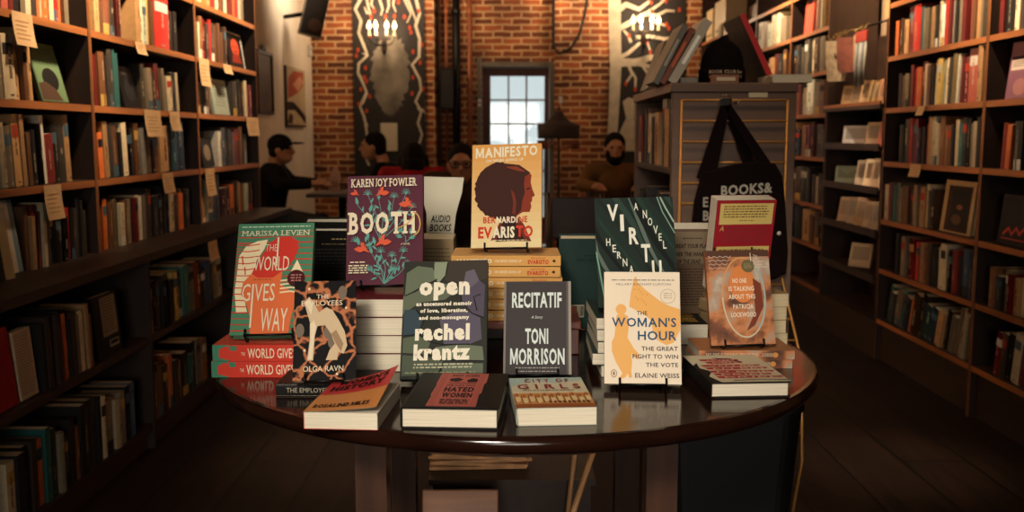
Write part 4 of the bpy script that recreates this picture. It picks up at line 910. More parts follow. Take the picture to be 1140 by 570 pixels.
r = empty('thermostat', loc=(XL + .001, y - .1, z)); tag(r, 'small white thermostat where plaster meets brick', 'thermostat'); mb = MB(); mb.rbox(0, .03, -.05, .05, -.06, .05, .004); mb.build('case', mat('white_plastic', (226, 222, 212), .4), r); mb = MB(); mb.box(.0305, .032, -.03, .03, .0, .03); mb.build('display', mat('grey_display', (120, 124, 118), .3), r)
p = at(349, 18, 9.3)
r = empty('wall_speaker', Matrix.Translation(p) @ Matrix.Rotation(radians(18), 4, 'Z') @ Matrix.Rotation(radians(14), 4, 'Y')); tag(r, 'black loudspeaker angled on a bracket high on the plaster wall', 'loudspeaker')
mb = MB(); mb.rbox(-.10, .10, -.09, .1, -.18, .18, .012); mb.build('cabinet', mat('speaker_black', (24, 20, 18), .5), r)
mb = MB(); mb.box(-.085, .085, -.094, -.0905, -.165, .165); g = mb.build('grille', mat('grille_cloth', (34, 26, 22), .8, bump=.4, bscale=300), r)
mb = MB(); mb.ball((.02, -.096, -.09), (.06, .006, .06)); mb.build('woofer', mat('woofer_cone', (70, 42, 28), .6), g)
q = r.matrix_basis.inverted() @ Vector((XL + .01, p.y + .05, p.z))
mb = MB(); mb.tube([(-.09, .05, 0), tuple(q)], .02, 8); mb.build('bracket', BLACKM, r)

# floor lamp with a fringed shade
r = empty('floor_lamp', loc=(at(622, 150, 7.0).x, 7.0, 0)); tag(r, 'unlit floor lamp with dark fringed shade in front of the glazed door', 'lamp')
mb = MB(); mb.lathe([(.001, .0005), (.13, .0005), (.135, .012), (.1, .028), (.03, .045), (.012, .07)], 24); mb.build('base', IRON, r)
mb = MB(); mb.tube([(0, 0, .071), (0, 0, 1.33)], .011, 10); mb.build('pole', IRON, r)
SH = mat('shade_dark_silk', (34, 22, 20), .8)
mb = MB(); mb.lathe([(.141, 1.175), (.146, 1.185), (.15, 1.262), (.146, 1.272), (.11, 1.283), (.07, 1.305), (.042, 1.335), (.026, 1.365), (.001, 1.372)], 20); mb.build('lamp_shade', SH, r)
mb = MB()
for k in range(64):
    a = 2 * pi * k / 64; mb.tube([(.143 * cos(a), .143 * sin(a), 1.166), (.147 * cos(a), .147 * sin(a), 1.145), (.144 * cos(a), .144 * sin(a), 1.105)], .0035, 5)
mb.build('fringe', mat('fringe_rust', (120, 66, 40), .8), r)
mb = MB(); mb.lathe([(.004, 1.3725), (.012, 1.382), (.004, 1.4), (.001, 1.405)], 10); mb.build('finial', IRON, r)

# ------------------------------------------------------------------ cafe furniture
W_CAFE = wood('cafe_wood', (48, 32, 22), .4, 'x')
def cafe_table(x, y, w, d, label, h=.75):
    r = empty('cafe_table', loc=(x, y, 0)); tag(r, label, 'table', 'cafe tables by the brick wall')
    mb = MB(); mb.rbox(-w / 2, w / 2, -d / 2, d / 2, h - .03, h, .005); mb.build('tabletop', W_CAFE, r)
    mb = MB(); mb.tube([(0, 0, .04), (0, 0, h - .031)], .03, 12); mb.build('pedestal', BLACKM, r)
    mb = MB(); mb.lathe([(.001, .0005), (.12, .0005), (.12, .014), (.05, .036), (.031, .06)], 20); mb.build('base', BLACKM, r)
def cafe_chair(x, y, yaw, label, hb=.86):
    r = empty('cafe_chair', Matrix.Translation((x, y, 0)) @ Matrix.Rotation(radians(yaw), 4, 'Z')); tag(r, label, 'chair', 'dark cafe chairs')
    mb = MB(); mb.rbox(-.2, .2, -.2, .2, .425, .449, .008); mb.build('seat', W_CAFE, r)
    for sx in (-1, 1):
        mb = MB(); mb.tube([(sx * .18, -.18, .0), (sx * .17, -.17, .4245)], [.014, .018], 8); mb.build('leg', W_CAFE, r)
        mb = MB(); mb.tube([(sx * .18, .2, .0), (sx * .17, .212, .43), (sx * .17, .25, hb)], [.014, .018, .013], 8); mb.build('leg', W_CAFE, r)
    mb = MB(); mb.rbox(-.15, .15, .215, .235, .56, hb - .02, .006, M=Matrix.Rotation(radians(-3), 4, 'X')); mb.build('backrest', W_CAFE, r)
cafe_table(-1.365, 8.0, .46, .6, 'dark cafe table between the capped and the leaning person')
cafe_table(-.62, 7.15, .6, .5, 'dark cafe table in front of the person in red')
cafe_table(.78, 6.95, .62, .55, 'dark cafe table of the bearded person', .74)
cafe_chair(.40, 6.05, 0, 'empty dark chair between floor lamp and bearded person', .84)
r = empty('wall_bench', loc=(XL + .2, 7.9, 0)); tag(r, 'dark wooden bench along the plaster wall', 'bench')
mb = MB(); mb.rbox(-.18, .2, -.9, .9, .41, .449, .006); mb.build('seat', W_CAFE, r)
for y in (-.8, .8): mb = MB(); mb.box(-.16, .17, y - .03, y + .03, 0, .4095); mb.build('leg', W_CAFE, r)

# ------------------------------------------------------------------ people
def person(loc, yaw, label, top, skin=(150, 102, 74), hair=(26, 18, 16), bow=.12, head_dz=0, tilt=0, cap=False, beard=False, glasses=False, arms=((.13, -.40, .79), (-.13, -.40, .79)), long_hair=False, trousers=(30, 30, 36), seat=.45, up=0, shade=0):
    M = Matrix.Translation(loc) @ Matrix.Rotation(radians(yaw), 4, 'Z'); r = empty('person', M); tag(r, label, 'person', None)
    hip = Vector((0, 0, seat + .15)); ch = Vector((0, -bow * .75, seat + .40)); nk = Vector((0, -bow - .02, seat + .54 + up)); hd = nk + Vector((0, -.035 - tilt * .05, .135 + head_dz))
    def limb(mb, pts, rs): mb.tube(pts, rs, 10);  [mb.ball(p, q * .99, nu=10, nv=7) for p, q in zip(pts, rs)]
    sk = mat('skin_%d' % skin[0], skin, .55)
    def arms_legs(mb, ex, up_to_wrist=False, legs=True, hands=True):
        for s_, wr in ((1, arms[0]), (-1, arms[1])):
            sh = nk + Vector((s_ * .175, .02, -.055)); wv = Vector(wr); el = (sh + wv) / 2 + Vector((s_ * .07, .06, -.05))
            limb(mb, [sh, el, el.lerp(wv, .93)], [.048 + ex, .038 + ex, .027 + ex])
            if hands:
                d = (wv - el).normalized(); limb(mb, [wv - d * .03, wv + d * .03, wv + d * .075], [.024, .033, .03])
                sd = d.cross(Vector((0, 0, 1))).normalized()
                for k, (o, L) in enumerate(((-.027, .062), (-.009, .076), (.009, .072), (.026, .056))):
                    b0 = wv + d * .07 + sd * o; limb(mb, [b0, b0 + d * L * .55 + Vector((0, 0, -.004)), b0 + d * L + Vector((0, 0, -.02))], [.0095, .0088, .0075])
                t0 = wv + d * .015 - sd * s_ * .03; limb(mb, [t0, t0 + d * .035 - sd * s_ * .018, t0 + d * .06 - sd * s_ * .012], [.011, .01, .0085])
        if legs:
            for s_ in (1, -1):
                kn = Vector((s_ * .11, -.40, seat + .077)); an = Vector((s_ * .11, -.27, .09))
                limb(mb, [hip + Vector((s_ * .08, 0, -.045)), kn, an], [.08 + ex, .055 + ex, .036 + ex])
    mb = MB()
    # head: skull, jaw, nose, brows, lips, ears
    mb.ball(hd, (.073, .088, .1)); mb.ball(hd + Vector((0, -.03, -.06)), (.052, .058, .055)); mb.tube([nk + Vector((0, .02, -.06)), nk + Vector((0, .012, .03)), hd + Vector((0, .02, -.04))], [.058, .05, .05], 10)
    mb.tube([hd + Vector((0, -.084, .012)), hd + Vector((0, -.106, -.03)), hd + Vector((0, -.092, -.038))], [.008, .015, .009], 8); mb.ball(hd + Vector((0, -.084, -.07)), (.022, .012, .009)); mb.ball(hd + Vector((0, -.082, .022)), (.045, .014, .009))
    for s_ in (1, -1): mb.ball(hd + Vector((s_ * .075, .005, -.012)), (.009, .018, .03))
    limb(mb, [hip, hip.lerp(ch, .5), ch, nk + Vector((0, .02, -.06))], [.115, .105, .12, .075]); limb(mb, [nk + Vector((-.165, .02, -.055)), nk + Vector((.165, .02, -.055))], [.052, .052]); arms_legs(mb, 0)
    for s_ in (1, -1): limb(mb, [(s_ * .11, -.25, .06), (s_ * .115, -.35, .035)], [.04, .032])
    mb.build('body', sk, r, remesh=.0085)
    mb = MB(); limb(mb, [hip + Vector((0, 0, .0)), hip.lerp(ch, .5), ch, nk + Vector((0, .02, -.075))], [.142, .135, .145, .085]); limb(mb, [nk + Vector((-.17, .02, -.06)), nk + Vector((.17, .02, -.06))], [.066, .066]); arms_legs(mb, .015, legs=False, hands=False)
    mb.build('sweater', mat('cloth_%d_%d_%d' % top, top, .9, bump=.3, bscale=120, spec=.1), r, remesh=.011)
    mb = MB()
    for s_ in (1, -1): limb(mb, [hip + Vector((s_ * .08, 0, -.045)), Vector((s_ * .11, -.40, seat + .077)), Vector((s_ * .11, -.27, .12))], [.098, .071, .056])
    mb.build('trousers', mat('cloth_%d_%d_%d' % trousers, trousers, .9), r, remesh=.011)
    for s_ in (1, -1):
        mb = MB(); mb.ball((s_ * .11, -.32, .045), (.05, .12, .045)); mb.ball((s_ * .11, -.26, .07), (.046, .06, .05)); mb.build('shoe', mat('shoe_black', (24, 20, 18), .5), r, remesh=.008)
    mb = MB(); hm = mat('hair_%d' % hair[0], tuple(int(v * .6) for v in hair), .8, spec=.1)
    if cap:
        mb.ball(hd + Vector((0, .006, .03)), (.083, .098, .088)); mb.build('cap_crown', mat('cap_black', (12, 10, 10), .9, spec=.1), r)
        m2 = MB(); m2.ball(hd + Vector((0, -.115, .045)), (.07, .07, .009)); m2.build('cap_peak', mat('cap_black', (12, 10, 10), .9, spec=.1), r)
        m3 = MB(); m3.ball(hd + Vector((0, .035, -.02)), (.075, .06, .06)); m3.build('hair', hm, r)
    else:
        mb.ball(hd + Vector((0, .018, .03)), (.083, .092, .092)); mb.ball(hd + Vector((0, .05, -.015)), (.074, .06, .08))
        if long_hair: mb.tube([hd + Vector((0, .06, 0)), hd + Vector((0, .075, -.12)), hd + Vector((0, .085, -.24))], [.08, .085, .05], 10); [mb.tube([hd + Vector((s_ * .07, .0, .03)), hd + Vector((s_ * .085, -.01, -.1)), hd + Vector((s_ * .08, .0, -.2))], [.03, .032, .016], 8) for s_ in (1, -1)]
        mb.build('hair', hm, r, remesh=.008)
    if beard: mb = MB(); mb.ball(hd + Vector((0, -.042, -.085)), (.058, .058, .045)); [mb.ball(hd + Vector((s_ * .05, -.03, -.05)), (.022, .04, .05)) for s_ in (1, -1)]; mb.build('beard', hm, r, remesh=.007)
    for s_ in (1, -1):
        mb = MB(); mb.ball(hd + Vector((s_ * .03, -.078, .004)), (.012, .01, .007), nu=10, nv=7); mb.build('eye', mat('eye_dark', (40, 30, 26), .2), r)
    if glasses:
        mb = MB()
        for s_ in (1, -1): mb.tube([hd + Vector((s_ * .034 + .024 * cos(a * pi / 8), -.098, .002 + .019 * sin(a * pi / 8))) for a in range(17)], .0028, 6, caps=False)
        mb.tube([hd + Vector((-.01, -.1, .004)), hd + Vector((.01, -.1, .004))], .0025, 6)
        for s_ in (1, -1): mb.tube([hd + Vector((s_ * .058, -.097, .006)), hd + Vector((s_ * .08, 0, .006))], .0025, 6)
        mb.build('glasses', BLACKM, r)
    return r
person((-1.90, 7.72, 0), 90, 'person in black cap and dark jacket, in profile on the bench', (15, 13, 13), cap=True, bow=.06, head_dz=-.03, arms=((.12, -.36, .83), (-.12, -.36, .83)))
person((-.83, 8.0, 0), -90, 'dark-haired person in black leaning over the cafe table under the white sign', (14, 12, 12), bow=.20, head_dz=-.01, tilt=.5, arms=((.12, -.42, .83), (-.12, -.42, .83)))
person((-.66, 6.55, 0), 180, 'dark-haired person in a red top seen from behind at the cafe table', (130, 24, 28), bow=.10, head_dz=-.09, long_hair=True, arms=((.13, -.36, .83), (-.13, -.36, .83)))
person((-.285, 5.85, 0), 0, 'person with glasses and dark hair half hidden by the orange portrait book', (62, 44, 34), bow=.16, head_dz=-.09, glasses=True, arms=((.14, -.3, .62), (-.14, -.3, .62)))
person((.76, 7.55, 0), 0, 'bearded person in an olive sweater sitting behind the green striped cover', (104, 74, 44), bow=.10, head_dz=-.02, beard=True, arms=((.16, -.36, .83), (-.16, -.36, .83)))
for x, y, yw, lb in ((-.79, 8.0, -90, 'chair under the person leaning over the cafe table'), (-.66, 6.5, 180, 'chair under the person in red'), (-.285, 5.9, 0, 'chair under the person with glasses'), (.76, 7.6, 0, 'chair under the bearded person')):
    cafe_chair(x, y, yw, lb, .8)
# small things on the cafe tables
def on_table(x, y, h, nm, label, cat, build): r = empty(nm, loc=(x, y, h + .001)); tag(r, label, cat); build(r)
def b_bag(r):
    mb = MB(); vs = [(-.05, -.03, 0), (.05, -.03, 0), (.05, .03, 0), (-.05, .03, 0), (-.04, -.025, .12), (.04, -.025, .12), (.045, .02, .12), (-.045, .02, .12), (-.012, -.004, .19), (.018, -.004, .2), (.018, .004, .2), (-.012, .004, .19)]
    mb.add(vs, [(3, 2, 1, 0), (0, 1, 5, 4), (1, 2, 6, 5), (2, 3, 7, 6), (3, 0, 4, 7), (4, 5, 9, 8), (5, 6, 10, 9), (6, 7, 11, 10), (7, 4, 8, 11), (8, 9, 10, 11)]); mb.build('bag', mat('pale_pink_paper', (176, 134, 112), .8), r)
    mb = MB(); mb.box(-.03, .03, -.0315, -.0305, .03, .08); mb.build('label', mat('bag_label', (150, 104, 84), .8), r)
on_table(-1.44, 8.12, .75, 'paper_bag', 'pale folded paper bag standing on the cafe table by the bench', 'bag', b_bag)
def b_cup(r):
    mb = MB(); mb.lathe([(.001, 0), (.025, 0), (.034, .08), (.031, .08), (.023, .006), (.001, .006)], 16); mb.build('cup', mat('cafe_cup', (150, 120, 96), .4), r); mb = MB(); mb.lathe([(.001, .068), (.0295, .068)], 16); mb.build('coffee', mat('coffee', (40, 24, 16), .2), r)
on_table(-1.30, 8.22, .75, 'paper_cup', 'small tan cup on the table with the paper bag', 'cup', b_cup)
on_table(-.72, 7.2, .75, 'paper_cup', 'small tan cup on the table of the person in red', 'cup', b_cup)
def b_lap(r):
    mb = MB(); mb.rbox(-.16, .16, -.11, .11, 0, .014, .003); mb.build('keyboard_base', mat('laptop_grey', (60, 58, 58), .4, metal=.5), r); mb = MB(); mb.rbox(-.16, .16, 0, .008, 0, .21, .003, M=Matrix.Translation((0, -.112, .012)) @ Matrix.Rotation(radians(18), 4, 'X')); mb.build('screen_lid', mat('laptop_grey', (60, 58, 58), .4, metal=.5), r)
def b_sheet(r):
    mb = MB(); mb.rbox(-.09, .09, -.06, .06, 0, .012, .002); mb.build('cover', ink((206, 204, 196)), r); mb = MB(); mb.box(-.05, .05, -.03, .03, .0125, .013); mb.build('printed_panel', ink((150, 148, 140)), r)
on_table(.63, 6.78, .74, 'paper_pad', 'white pad lying at the near edge of the bearded person\'s table', 'pad', b_sheet)
# ================================================================== THE ROUND DISPLAY TABLE
TX, TY, TR, TZ = .008, 2.02, .60, .75
r = empty('round_table', loc=(TX, TY, 0)); tag(r, 'round dark polished display table covered with books', 'table')
mb = MB(); mb.lathe([(.001, TZ - .028), (TR - .008, TZ - .028), (TR - .002, TZ - .022), (TR, TZ - .014), (TR - .001, TZ - .006), (TR - .006, TZ - .001), (TR - .012, TZ), (.001, TZ)], 96); o = mb.build('tabletop', W_TABLE, r)
for p in o.data.polygons: p.use_smooth = abs(p.normal.z) < .9
mb = MB(); n = 48; Ra, Rb = .43, .41
vs = [(R_ * cos(2 * pi * k / n), R_ * sin(2 * pi * k / n), z) for R_, z in ((Ra, .665), (Ra, TZ - .0285), (Rb, TZ - .0285), (Rb, .665)) for k in range(n)]
mb.add(vs, [(a * n + k, a * n + (k + 1) % n, ((a + 1) % 4) * n + (k + 1) % n, ((a + 1) % 4) * n + k) for a in range(4) for k in range(n)], smooth=False); mb.build('apron', W_LEG, r)
for sx in (-1, 1):
    for sy in (-1, 1):
        x, y = sx * .262, sy * .262; mb = MB(); mb.prism([(x - .028, y - .028), (x + .028, y - .028), (x + .028, y + .028), (x - .028, y + .028)], .0, TZ - .029); mb.build('leg', W_LEG, r)
# ------------------------------------------------------------------ wire easels
def easel(pz, t, w, h, surf, label, up=.62):
    "black wire stand under and behind a standing book: two hooked runners and a folding back strut"
    M = pose(*pz); r = empty('wire_easel', M); tag(r, label, 'book stand', 'black wire book stands on the round table')
    Mi = M.inverted(); q = .0022
    def foot(p): p = Vector(p); return Mi @ Vector((p.x, p.y, surf + q + .0004))
    k = min(w * .3, .045)
    for s_ in (-1, 1):
        lip = [(s_ * k, -.006, .010), (s_ * k, -.0065, -.004), (s_ * k, t * .5, -.0045), (s_ * k, t + .004, -.0035), (s_ * k, t + .005, h * up)]
        mb = MB(); mb.tube(lip, q, 6); mb.build('runner', BLACKM, r)
        a = M @ Vector((s_ * k, t + .006, h * .5)); fy = a.y + max(.03, (a.z - surf) * .20)
        mb = MB(); mb.tube([Mi @ a, foot((a.x, fy, 0))], q, 6); mb.build('strut', BLACKM, r)
    mb = MB(); mb.tube([(-k, -.0065, -.002), (k, -.0065, -.002)], q, 6); mb.build('front_bar', BLACKM, r)
    mb = MB(); mb.tube([(-k, t + .005, h * .6), (k, t + .005, h * .6)], q, 6); mb.build('cross_bar', BLACKM, r)
    a = M @ Vector((0, 0, -.0045))
    for s_ in (-1, 1):
        a = M @ Vector((s_ * k, t * .5, -.0045))
        if a.z - surf > .004: mb = MB(); mb.tube([Mi @ a, foot(a)], q, 6); mb.build('foot', BLACKM, r)
POSE = {  # X, Y, Z, yaw, lean, roll, w, h of each displayed cover
'world': (-.4467, 1.7997, .8238, 1.53, 30.5, -1.0, .1448, .2267), 'employees': (-.3141, 1.6289, .7795, 6.75, 27, 0, .1047, .1759), 'booth': (-.2488, 1.9181, .8966, -1.71, 18.83, -1.6, .1504, .2225),
'open': (-.1224, 1.7225, .7610, -4.9, 28.5, -2.2, .1548, .2243), 'manifesto': (-.0121, 2.0076, .9640, -7.08, 16.93, -1.6, .1441, .2179), 'recitatif': (.0458, 1.7662, .7600, -3.7, 23.84, -.9, .1240, .1752),
'woman': (.2272, 1.6885, .7600, -4.51, 20.8, -.4, .1334, .1996), 'virtue': (.2347, 1.8189, .8700, -2.73, 25.09, -1.6, .1493, .2175), 'noone': (.4419, 1.8641, .7930, 5.78, 17.21, -.4, .1259, .1830), 'red': (.4799, 2.0668, .8650, 16.27, -4.5, -1.0, .1286, .1947)}
CR = (222, 206, 176)
# ---- covers -------------------------------------------------------------------
def a_world(A):
    GRN, RED, ORG, CRE = (70, 122, 92), (196, 52, 40), (214, 104, 58), (226, 208, 168)
    A.rect(GRN, 0, 1, 0, 1)
    for k in range(18): v = .075 + k * .052; A.line(RED, [(0, v), (.2, v + .004), (.5, v - .004), (1, v)], .009 + .004 * (k % 3))
    A.rect(GRN, .0, 1, .02, .06); A.rect(GRN, .05, .95, .068, .122)
    A.poly(CRE, [(.04, .30), (.12, .21), (.26, .165), (.40, .15), (.36, .24), (.27, .34), (.24, .5), (.14, .66), (.2, .8), (.06, .8), (.02, .62)])
    for k in range(11): v = .2 + k * .055; A.line(RED, [(-.0, v), (.16, v + .005), (.3, v - .008)], .014)
    for k in range(5): A.line(RED, [(.08 + .045 * k, .3 + .1 * k), (.1 + .04 * k, .38 + .09 * k)], .016)
    A.poly(RED, [(.42, .19), (.52, .135), (.70, .13), (.80, .17), (.81, .24), (.76, .33), (.70, .40), (.62, .44), (.5, .5), (.3, .5), (.22, .46), (.28, .37), (.36, .27)])
    A.poly(ORG, [(.22, .46), (.3, .5), (.5, .5), (.62, .44), (.60, .56), (.74, .62), (.86, .62), (.80, .74), (.76, .88), (.74, 1), (.26, 1), (.25, .86), (.19, .74), (.1, .64), (.12, .54)])
    A.poly(CRE, [(.80, .34), (.88, .45), (.86, .50), (.70, .49)]); 
    for k in range(4): A.line(CRE, [(.6, .53 + .035 * k), (.74, .52 + .035 * k), (.86, .535 + .035 * k)], .022)
    A.oval((70, 20, 24), .80, .51, .115, .077); A.blurb(.73, .87, .475, .55, 3, (176, 120, 110), center=True)
    A.blurb(.05, .95, .028, .044, 1, (190, 206, 180), .6, 0); A.text('MARISSA LEVIEN', .06, .94, .07, .117, CR, 0, serif=True)
    A.text('THE', .38, .53, .2, .262, CR, -.01); A.text('WORLD', .24, .70, .31, .44, CR, .0); A.rect(CR, .53, .55, .135, .4)
    A.text('GIVES', .12, .54, .555, .71, CR, .0); A.rect(CR, .245, .267, .56, .94); A.text('WAY', .38, .72, .775, .975, CR, .0)
    A.blurb(.25, .5, .515, .527, 1, (160, 70, 40), .6)
def s_world(A):
    A.rect((196, 58, 44), 0, 1, 0, 1); A.rect((64, 118, 92), 0, .13, 0, 1); A.poly((196, 58, 44), [(.05, .3), (.1, .08), (.15, .2), (.17, .55), (.13, .95), (.05, .8)]); A.rect((64, 118, 92), .14, .19, .05, .35)
    A.text('THE', .225, .255, .45, .66, CR); A.text('WORLD GIVES WAY', .275, .80, .2, .82, CR, .01); A.text('LEVIEN', .84, .97, .3, .7, CR, .01)
def web_mat():
    "copper membrane between rounded black cells"
    m = mat('copper_web_print', (13, 11, 11), .6, spec=.1); nt = m.node_tree; b = nt.nodes['Principled BSDF']
    tc = nt.nodes.new('ShaderNodeTexCoord'); n = nt.nodes.new('ShaderNodeTexNoise'); n.inputs['Scale'].default_value = 40
    mx = nt.nodes.new('ShaderNodeMixRGB'); mx.blend_type = 'LINEAR_LIGHT'; mx.inputs['Fac'].default_value = .012
    nt.links.new(tc.outputs['Object'], n.inputs['Vector']); nt.links.new(tc.outputs['Object'], mx.inputs['Color1']); nt.links.new(n.outputs['Color'], mx.inputs['Color2'])
    v = nt.nodes.new('ShaderNodeTexVoronoi'); v.feature = 'DISTANCE_TO_EDGE'; v.inputs['Scale'].default_value = 24
    nt.links.new(mx.outputs['Color'], v.inputs['Vector']); r = nt.nodes.new('ShaderNodeValToRGB'); e = r.color_ramp.elements
    e[0].position = .02; e[0].color = (*lin((176, 108, 70)), 1); e[1].position = .075; e[1].color = (*lin((13, 11, 11)), 1)
    k = e.new(.045); k.color = (*lin((112, 64, 44)), 1)
    nt.links.new(v.outputs['Distance'], r.inputs['Fac']); nt.links.new(r.outputs['Color'], b.inputs['Base Color']); return m
def a_emp(A):
    COP, BK = (176, 104, 64), (24, 21, 20); A.rect(BK, 0, 1, 0, 1)
    A.rect(web_mat(), 0, 1, 0, 1)
    for u, v in ((.1, .5), (.78, .12), (.55, .52), (.62, .62)): A.oval((112, 98, 84), u, v, .07, .07, 14)
    FL, SHD, HI = (196, 172, 138), (150, 122, 92), (218, 200, 170)
    A.poly(FL, [(.16, .22), (.24, .16), (.32, .22), (.40, .32), (.52, .27), (.62, .30), (.72, .40), (.82, .52), (.86, .66), (.80, .74), (.72, .72), (.70, .8), (.52, .80), (.58, .70), (.66, .64), (.60, .54), (.50, .45), (.38, .46), (.34, .56), (.32, .80), (.22, .80), (.26, .6), (.26, .42)])
    A.poly(HI, [(.26, .44), (.32, .40), (.36, .46), (.33, .56), (.30, .79), (.24, .79), (.27, .6)]); A.poly(SHD, [(.6, .54), (.68, .5), (.8, .64), (.76, .72), (.68, .64)]); A.poly(HI, [(.17, .22), (.24, .18), (.3, .25), (.28, .34)])
    for u, v in ((.24, .08), (.84, .28), (.18, .7), (.7, .94)): A.oval(CR, u, v, .02, .013, 8)
    A.text('THE', .36, .57, .138, .182, CR); A.text('EMPLOYEES', .12, .78, .20, .252, CR, .0); A.text('OLGA RAVN', .16, .80, .855, .91, CR, .0)
def s_emp(A): A.text('THE EMPLOYEES', .1, .52, .3, .68, (170, 158, 136)); A.oval((170, 158, 136), .57, .5, .012, .2, 8); A.text('OLGA RAVN', .62, .84, .3, .68, (170, 158, 136))
def leaf(A, col, u, v, a, l, w):
    k = A.w / A.h; c, s = cos(a), sin(a); A.poly(col, [(u + (x * c - y * s), v - (x * s + y * c) * k) for x, y in ((0, 0), (l * .35, w), (l * .7, w * .7), (l, 0), (l * .7, -w * .7), (l * .35, -w))])
def bird(A, col, u, v, s, f=1):
    k = A.w / A.h
    A.poly(col, [(u + f * s * x, v - s * y * k) for x, y in ((-.5, .05), (-.2, .22), (.1, .14), (.4, .3), (.32, .1), (.6, -.25), (.2, -.1), (-.05, -.2), (-.3, -.12))]); A.poly(col, [(u + f * s * x, v - s * y * k) for x, y in ((0, .1), (-.05, .55), (.2, .45), (.25, .05))])
def a_booth(A):
    MR, TE, OR = (82, 36, 50), (92, 150, 140), (206, 84, 54); A.rect(MR, 0, 1, 0, 1)
    rnd = random.Random(5)
    for bu, bv, tops in ((.45, .60, [(.14, .27), (.27, .17), (.42, .23), (.62, .2), (.78, .17), (.86, .3), (.3, .34), (.56, .34)]), (.5, .99, [(.34, .72), (.45, .7), (.6, .74), (.75, .7), (.8, .82), (.3, .86), (.62, .86), (.42, .8)]), (.2, .68, [(.12, .6), (.3, .58), (.38, .64)]), (.78, .62, [(.7, .52), (.86, .54)])):
        for tu, tv in tops:
            A.line(TE, [(bu, bv), ((bu + tu) / 2 + .04, (bv + tv) / 2), (tu, tv)], .009, .006)
            for f in (.45, .62, .8):
                u, v = bu + (tu - bu) * f, bv + (tv - bv) * f; an = atan2(-(tv - bv), tu - bu) + rnd.choice((-.9, .9)); leaf(A, TE, u, v, an, .09, .013)
            if rnd.random() < .5:
                for q in range(7): a = pi * q / 6; A.line(TE, [(tu, tv), (tu + .06 * cos(a), tv - .045 * sin(a))], .007)
                A.oval(TE, tu, tv, .016, .011, 8)
            else: leaf(A, TE, tu, tv, pi / 2 + rnd.uniform(-.4, .4), .12, .022)
    for u, v, s, f in ((.1, .17, .11, 1), (.48, .17, .17, -1), (.78, .28, .19, 1), (.5, .62, .2, -1), (.2, .68, .19, 1)): bird(A, OR, u, v, s, f)
    A.text('KAREN JOY FOWLER', .06, .92, .035, .11, CR, .02, serif=True, slope=-.005)
    A.text('BOOTH', .04, .90, .345, .545, CR, .035, serif=True)
    A.ring((190, 150, 84), .88, .46, .1, .11, .018, 20, -pi / 2, pi / 2); A.line((190, 150, 84), [(.66, .5), (.8, .46), (.9, .38)], .014)
    A.text('A NOVEL', .72, .84, .63, .648, CR); A.blurb(.06, .26, .79, .81, 1, CR, .5); A.blurb(.04, .3, .82, .905, 4, CR, .5)
def a_open(A):
    A.rect((44, 45, 39), 0, 1, 0, 1)
    for col, p in [((96, 104, 84), [(.03, .1), (.16, .04), (.34, .06), (.40, .16), (.26, .2), (.12, .26), (.02, .3)]), ((60, 52, 44), [(.36, .0), (1, .0), (1, .16), (.8, .2), (.52, .18), (.4, .12)]), ((128, 136, 112), [(.36, .01), (.52, .01), (.5, .12), (.42, .2), (.36, .14)]), ((92, 98, 80), [(.0, .3), (.14, .27), (.3, .2), (.5, .2), (.64, .26), (.5, .34), (.2, .36), (.0, .46)]),
                   ((78, 70, 84), [(.66, .2), (.84, .14), (.97, .22), (.96, .5), (.8, .46), (.7, .36)]), ((96, 88, 100), [(.74, .1), (.84, .08), (.9, .18), (.8, .24), (.72, .18)]), ((52, 66, 74), [(.02, .42), (.16, .42), (.24, .5), (.2, .62), (.02, .64)]), ((84, 78, 92), [(.44, .5), (.7, .42), (.92, .5), (.94, .68), (.8, .72), (.5, .72)]),
                   ((84, 92, 72), [(.02, .66), (.2, .64), (.34, .7), (.3, .8), (.02, .78)]), ((100, 108, 88), [(.4, .74), (.7, .72), (.95, .74), (.97, .86), (.6, .84), (.42, .82)]), ((74, 82, 66), [(.02, .8), (.3, .82), (.5, .86), (.44, .97), (.02, .97)]), ((92, 100, 82), [(.5, .87), (.96, .88), (.96, .98), (.48, .98)])]: A.poly(col, p)
    for p in ([(.02, .3), (.14, .26), (.3, .2), (.4, .16)], [(.52, .02), (.5, .13), (.42, .2)], [(.66, .2), (.7, .36), (.82, .46), (.96, .5)], [(.02, .64), (.2, .63), (.36, .7), (.5, .72), (.8, .72)], [(.3, .8), (.42, .82), (.6, .85), (.97, .86)], [(.92, .3), (.84, .32), (.88, .44)], [(.2, .62), (.26, .52), (.16, .42)], [(.44, .97), (.5, .87)]): A.line((22, 22, 20), p, .014)
    W = (226, 216, 196)
    A.text('open', .19, .79, .185, .345, W, .06); A.text('an uncensored memoir', .16, .82, .355, .392, W, .05); A.text('of love, liberation,', .21, .77, .415, .455, W, .05); A.text('and non-monogamy', .2, .79, .475, .518, W, .05)
    A.text('rachel', .16, .80, .545, .685, W, .06); A.text('krantz', .15, .81, .715, .85, W, .06); A.blurb(.14, .86, .875, .925, 2, (170, 166, 140), .5, .1, True); A.blurb(.06, .94, .945, .957, 1, (150, 146, 110), .6)
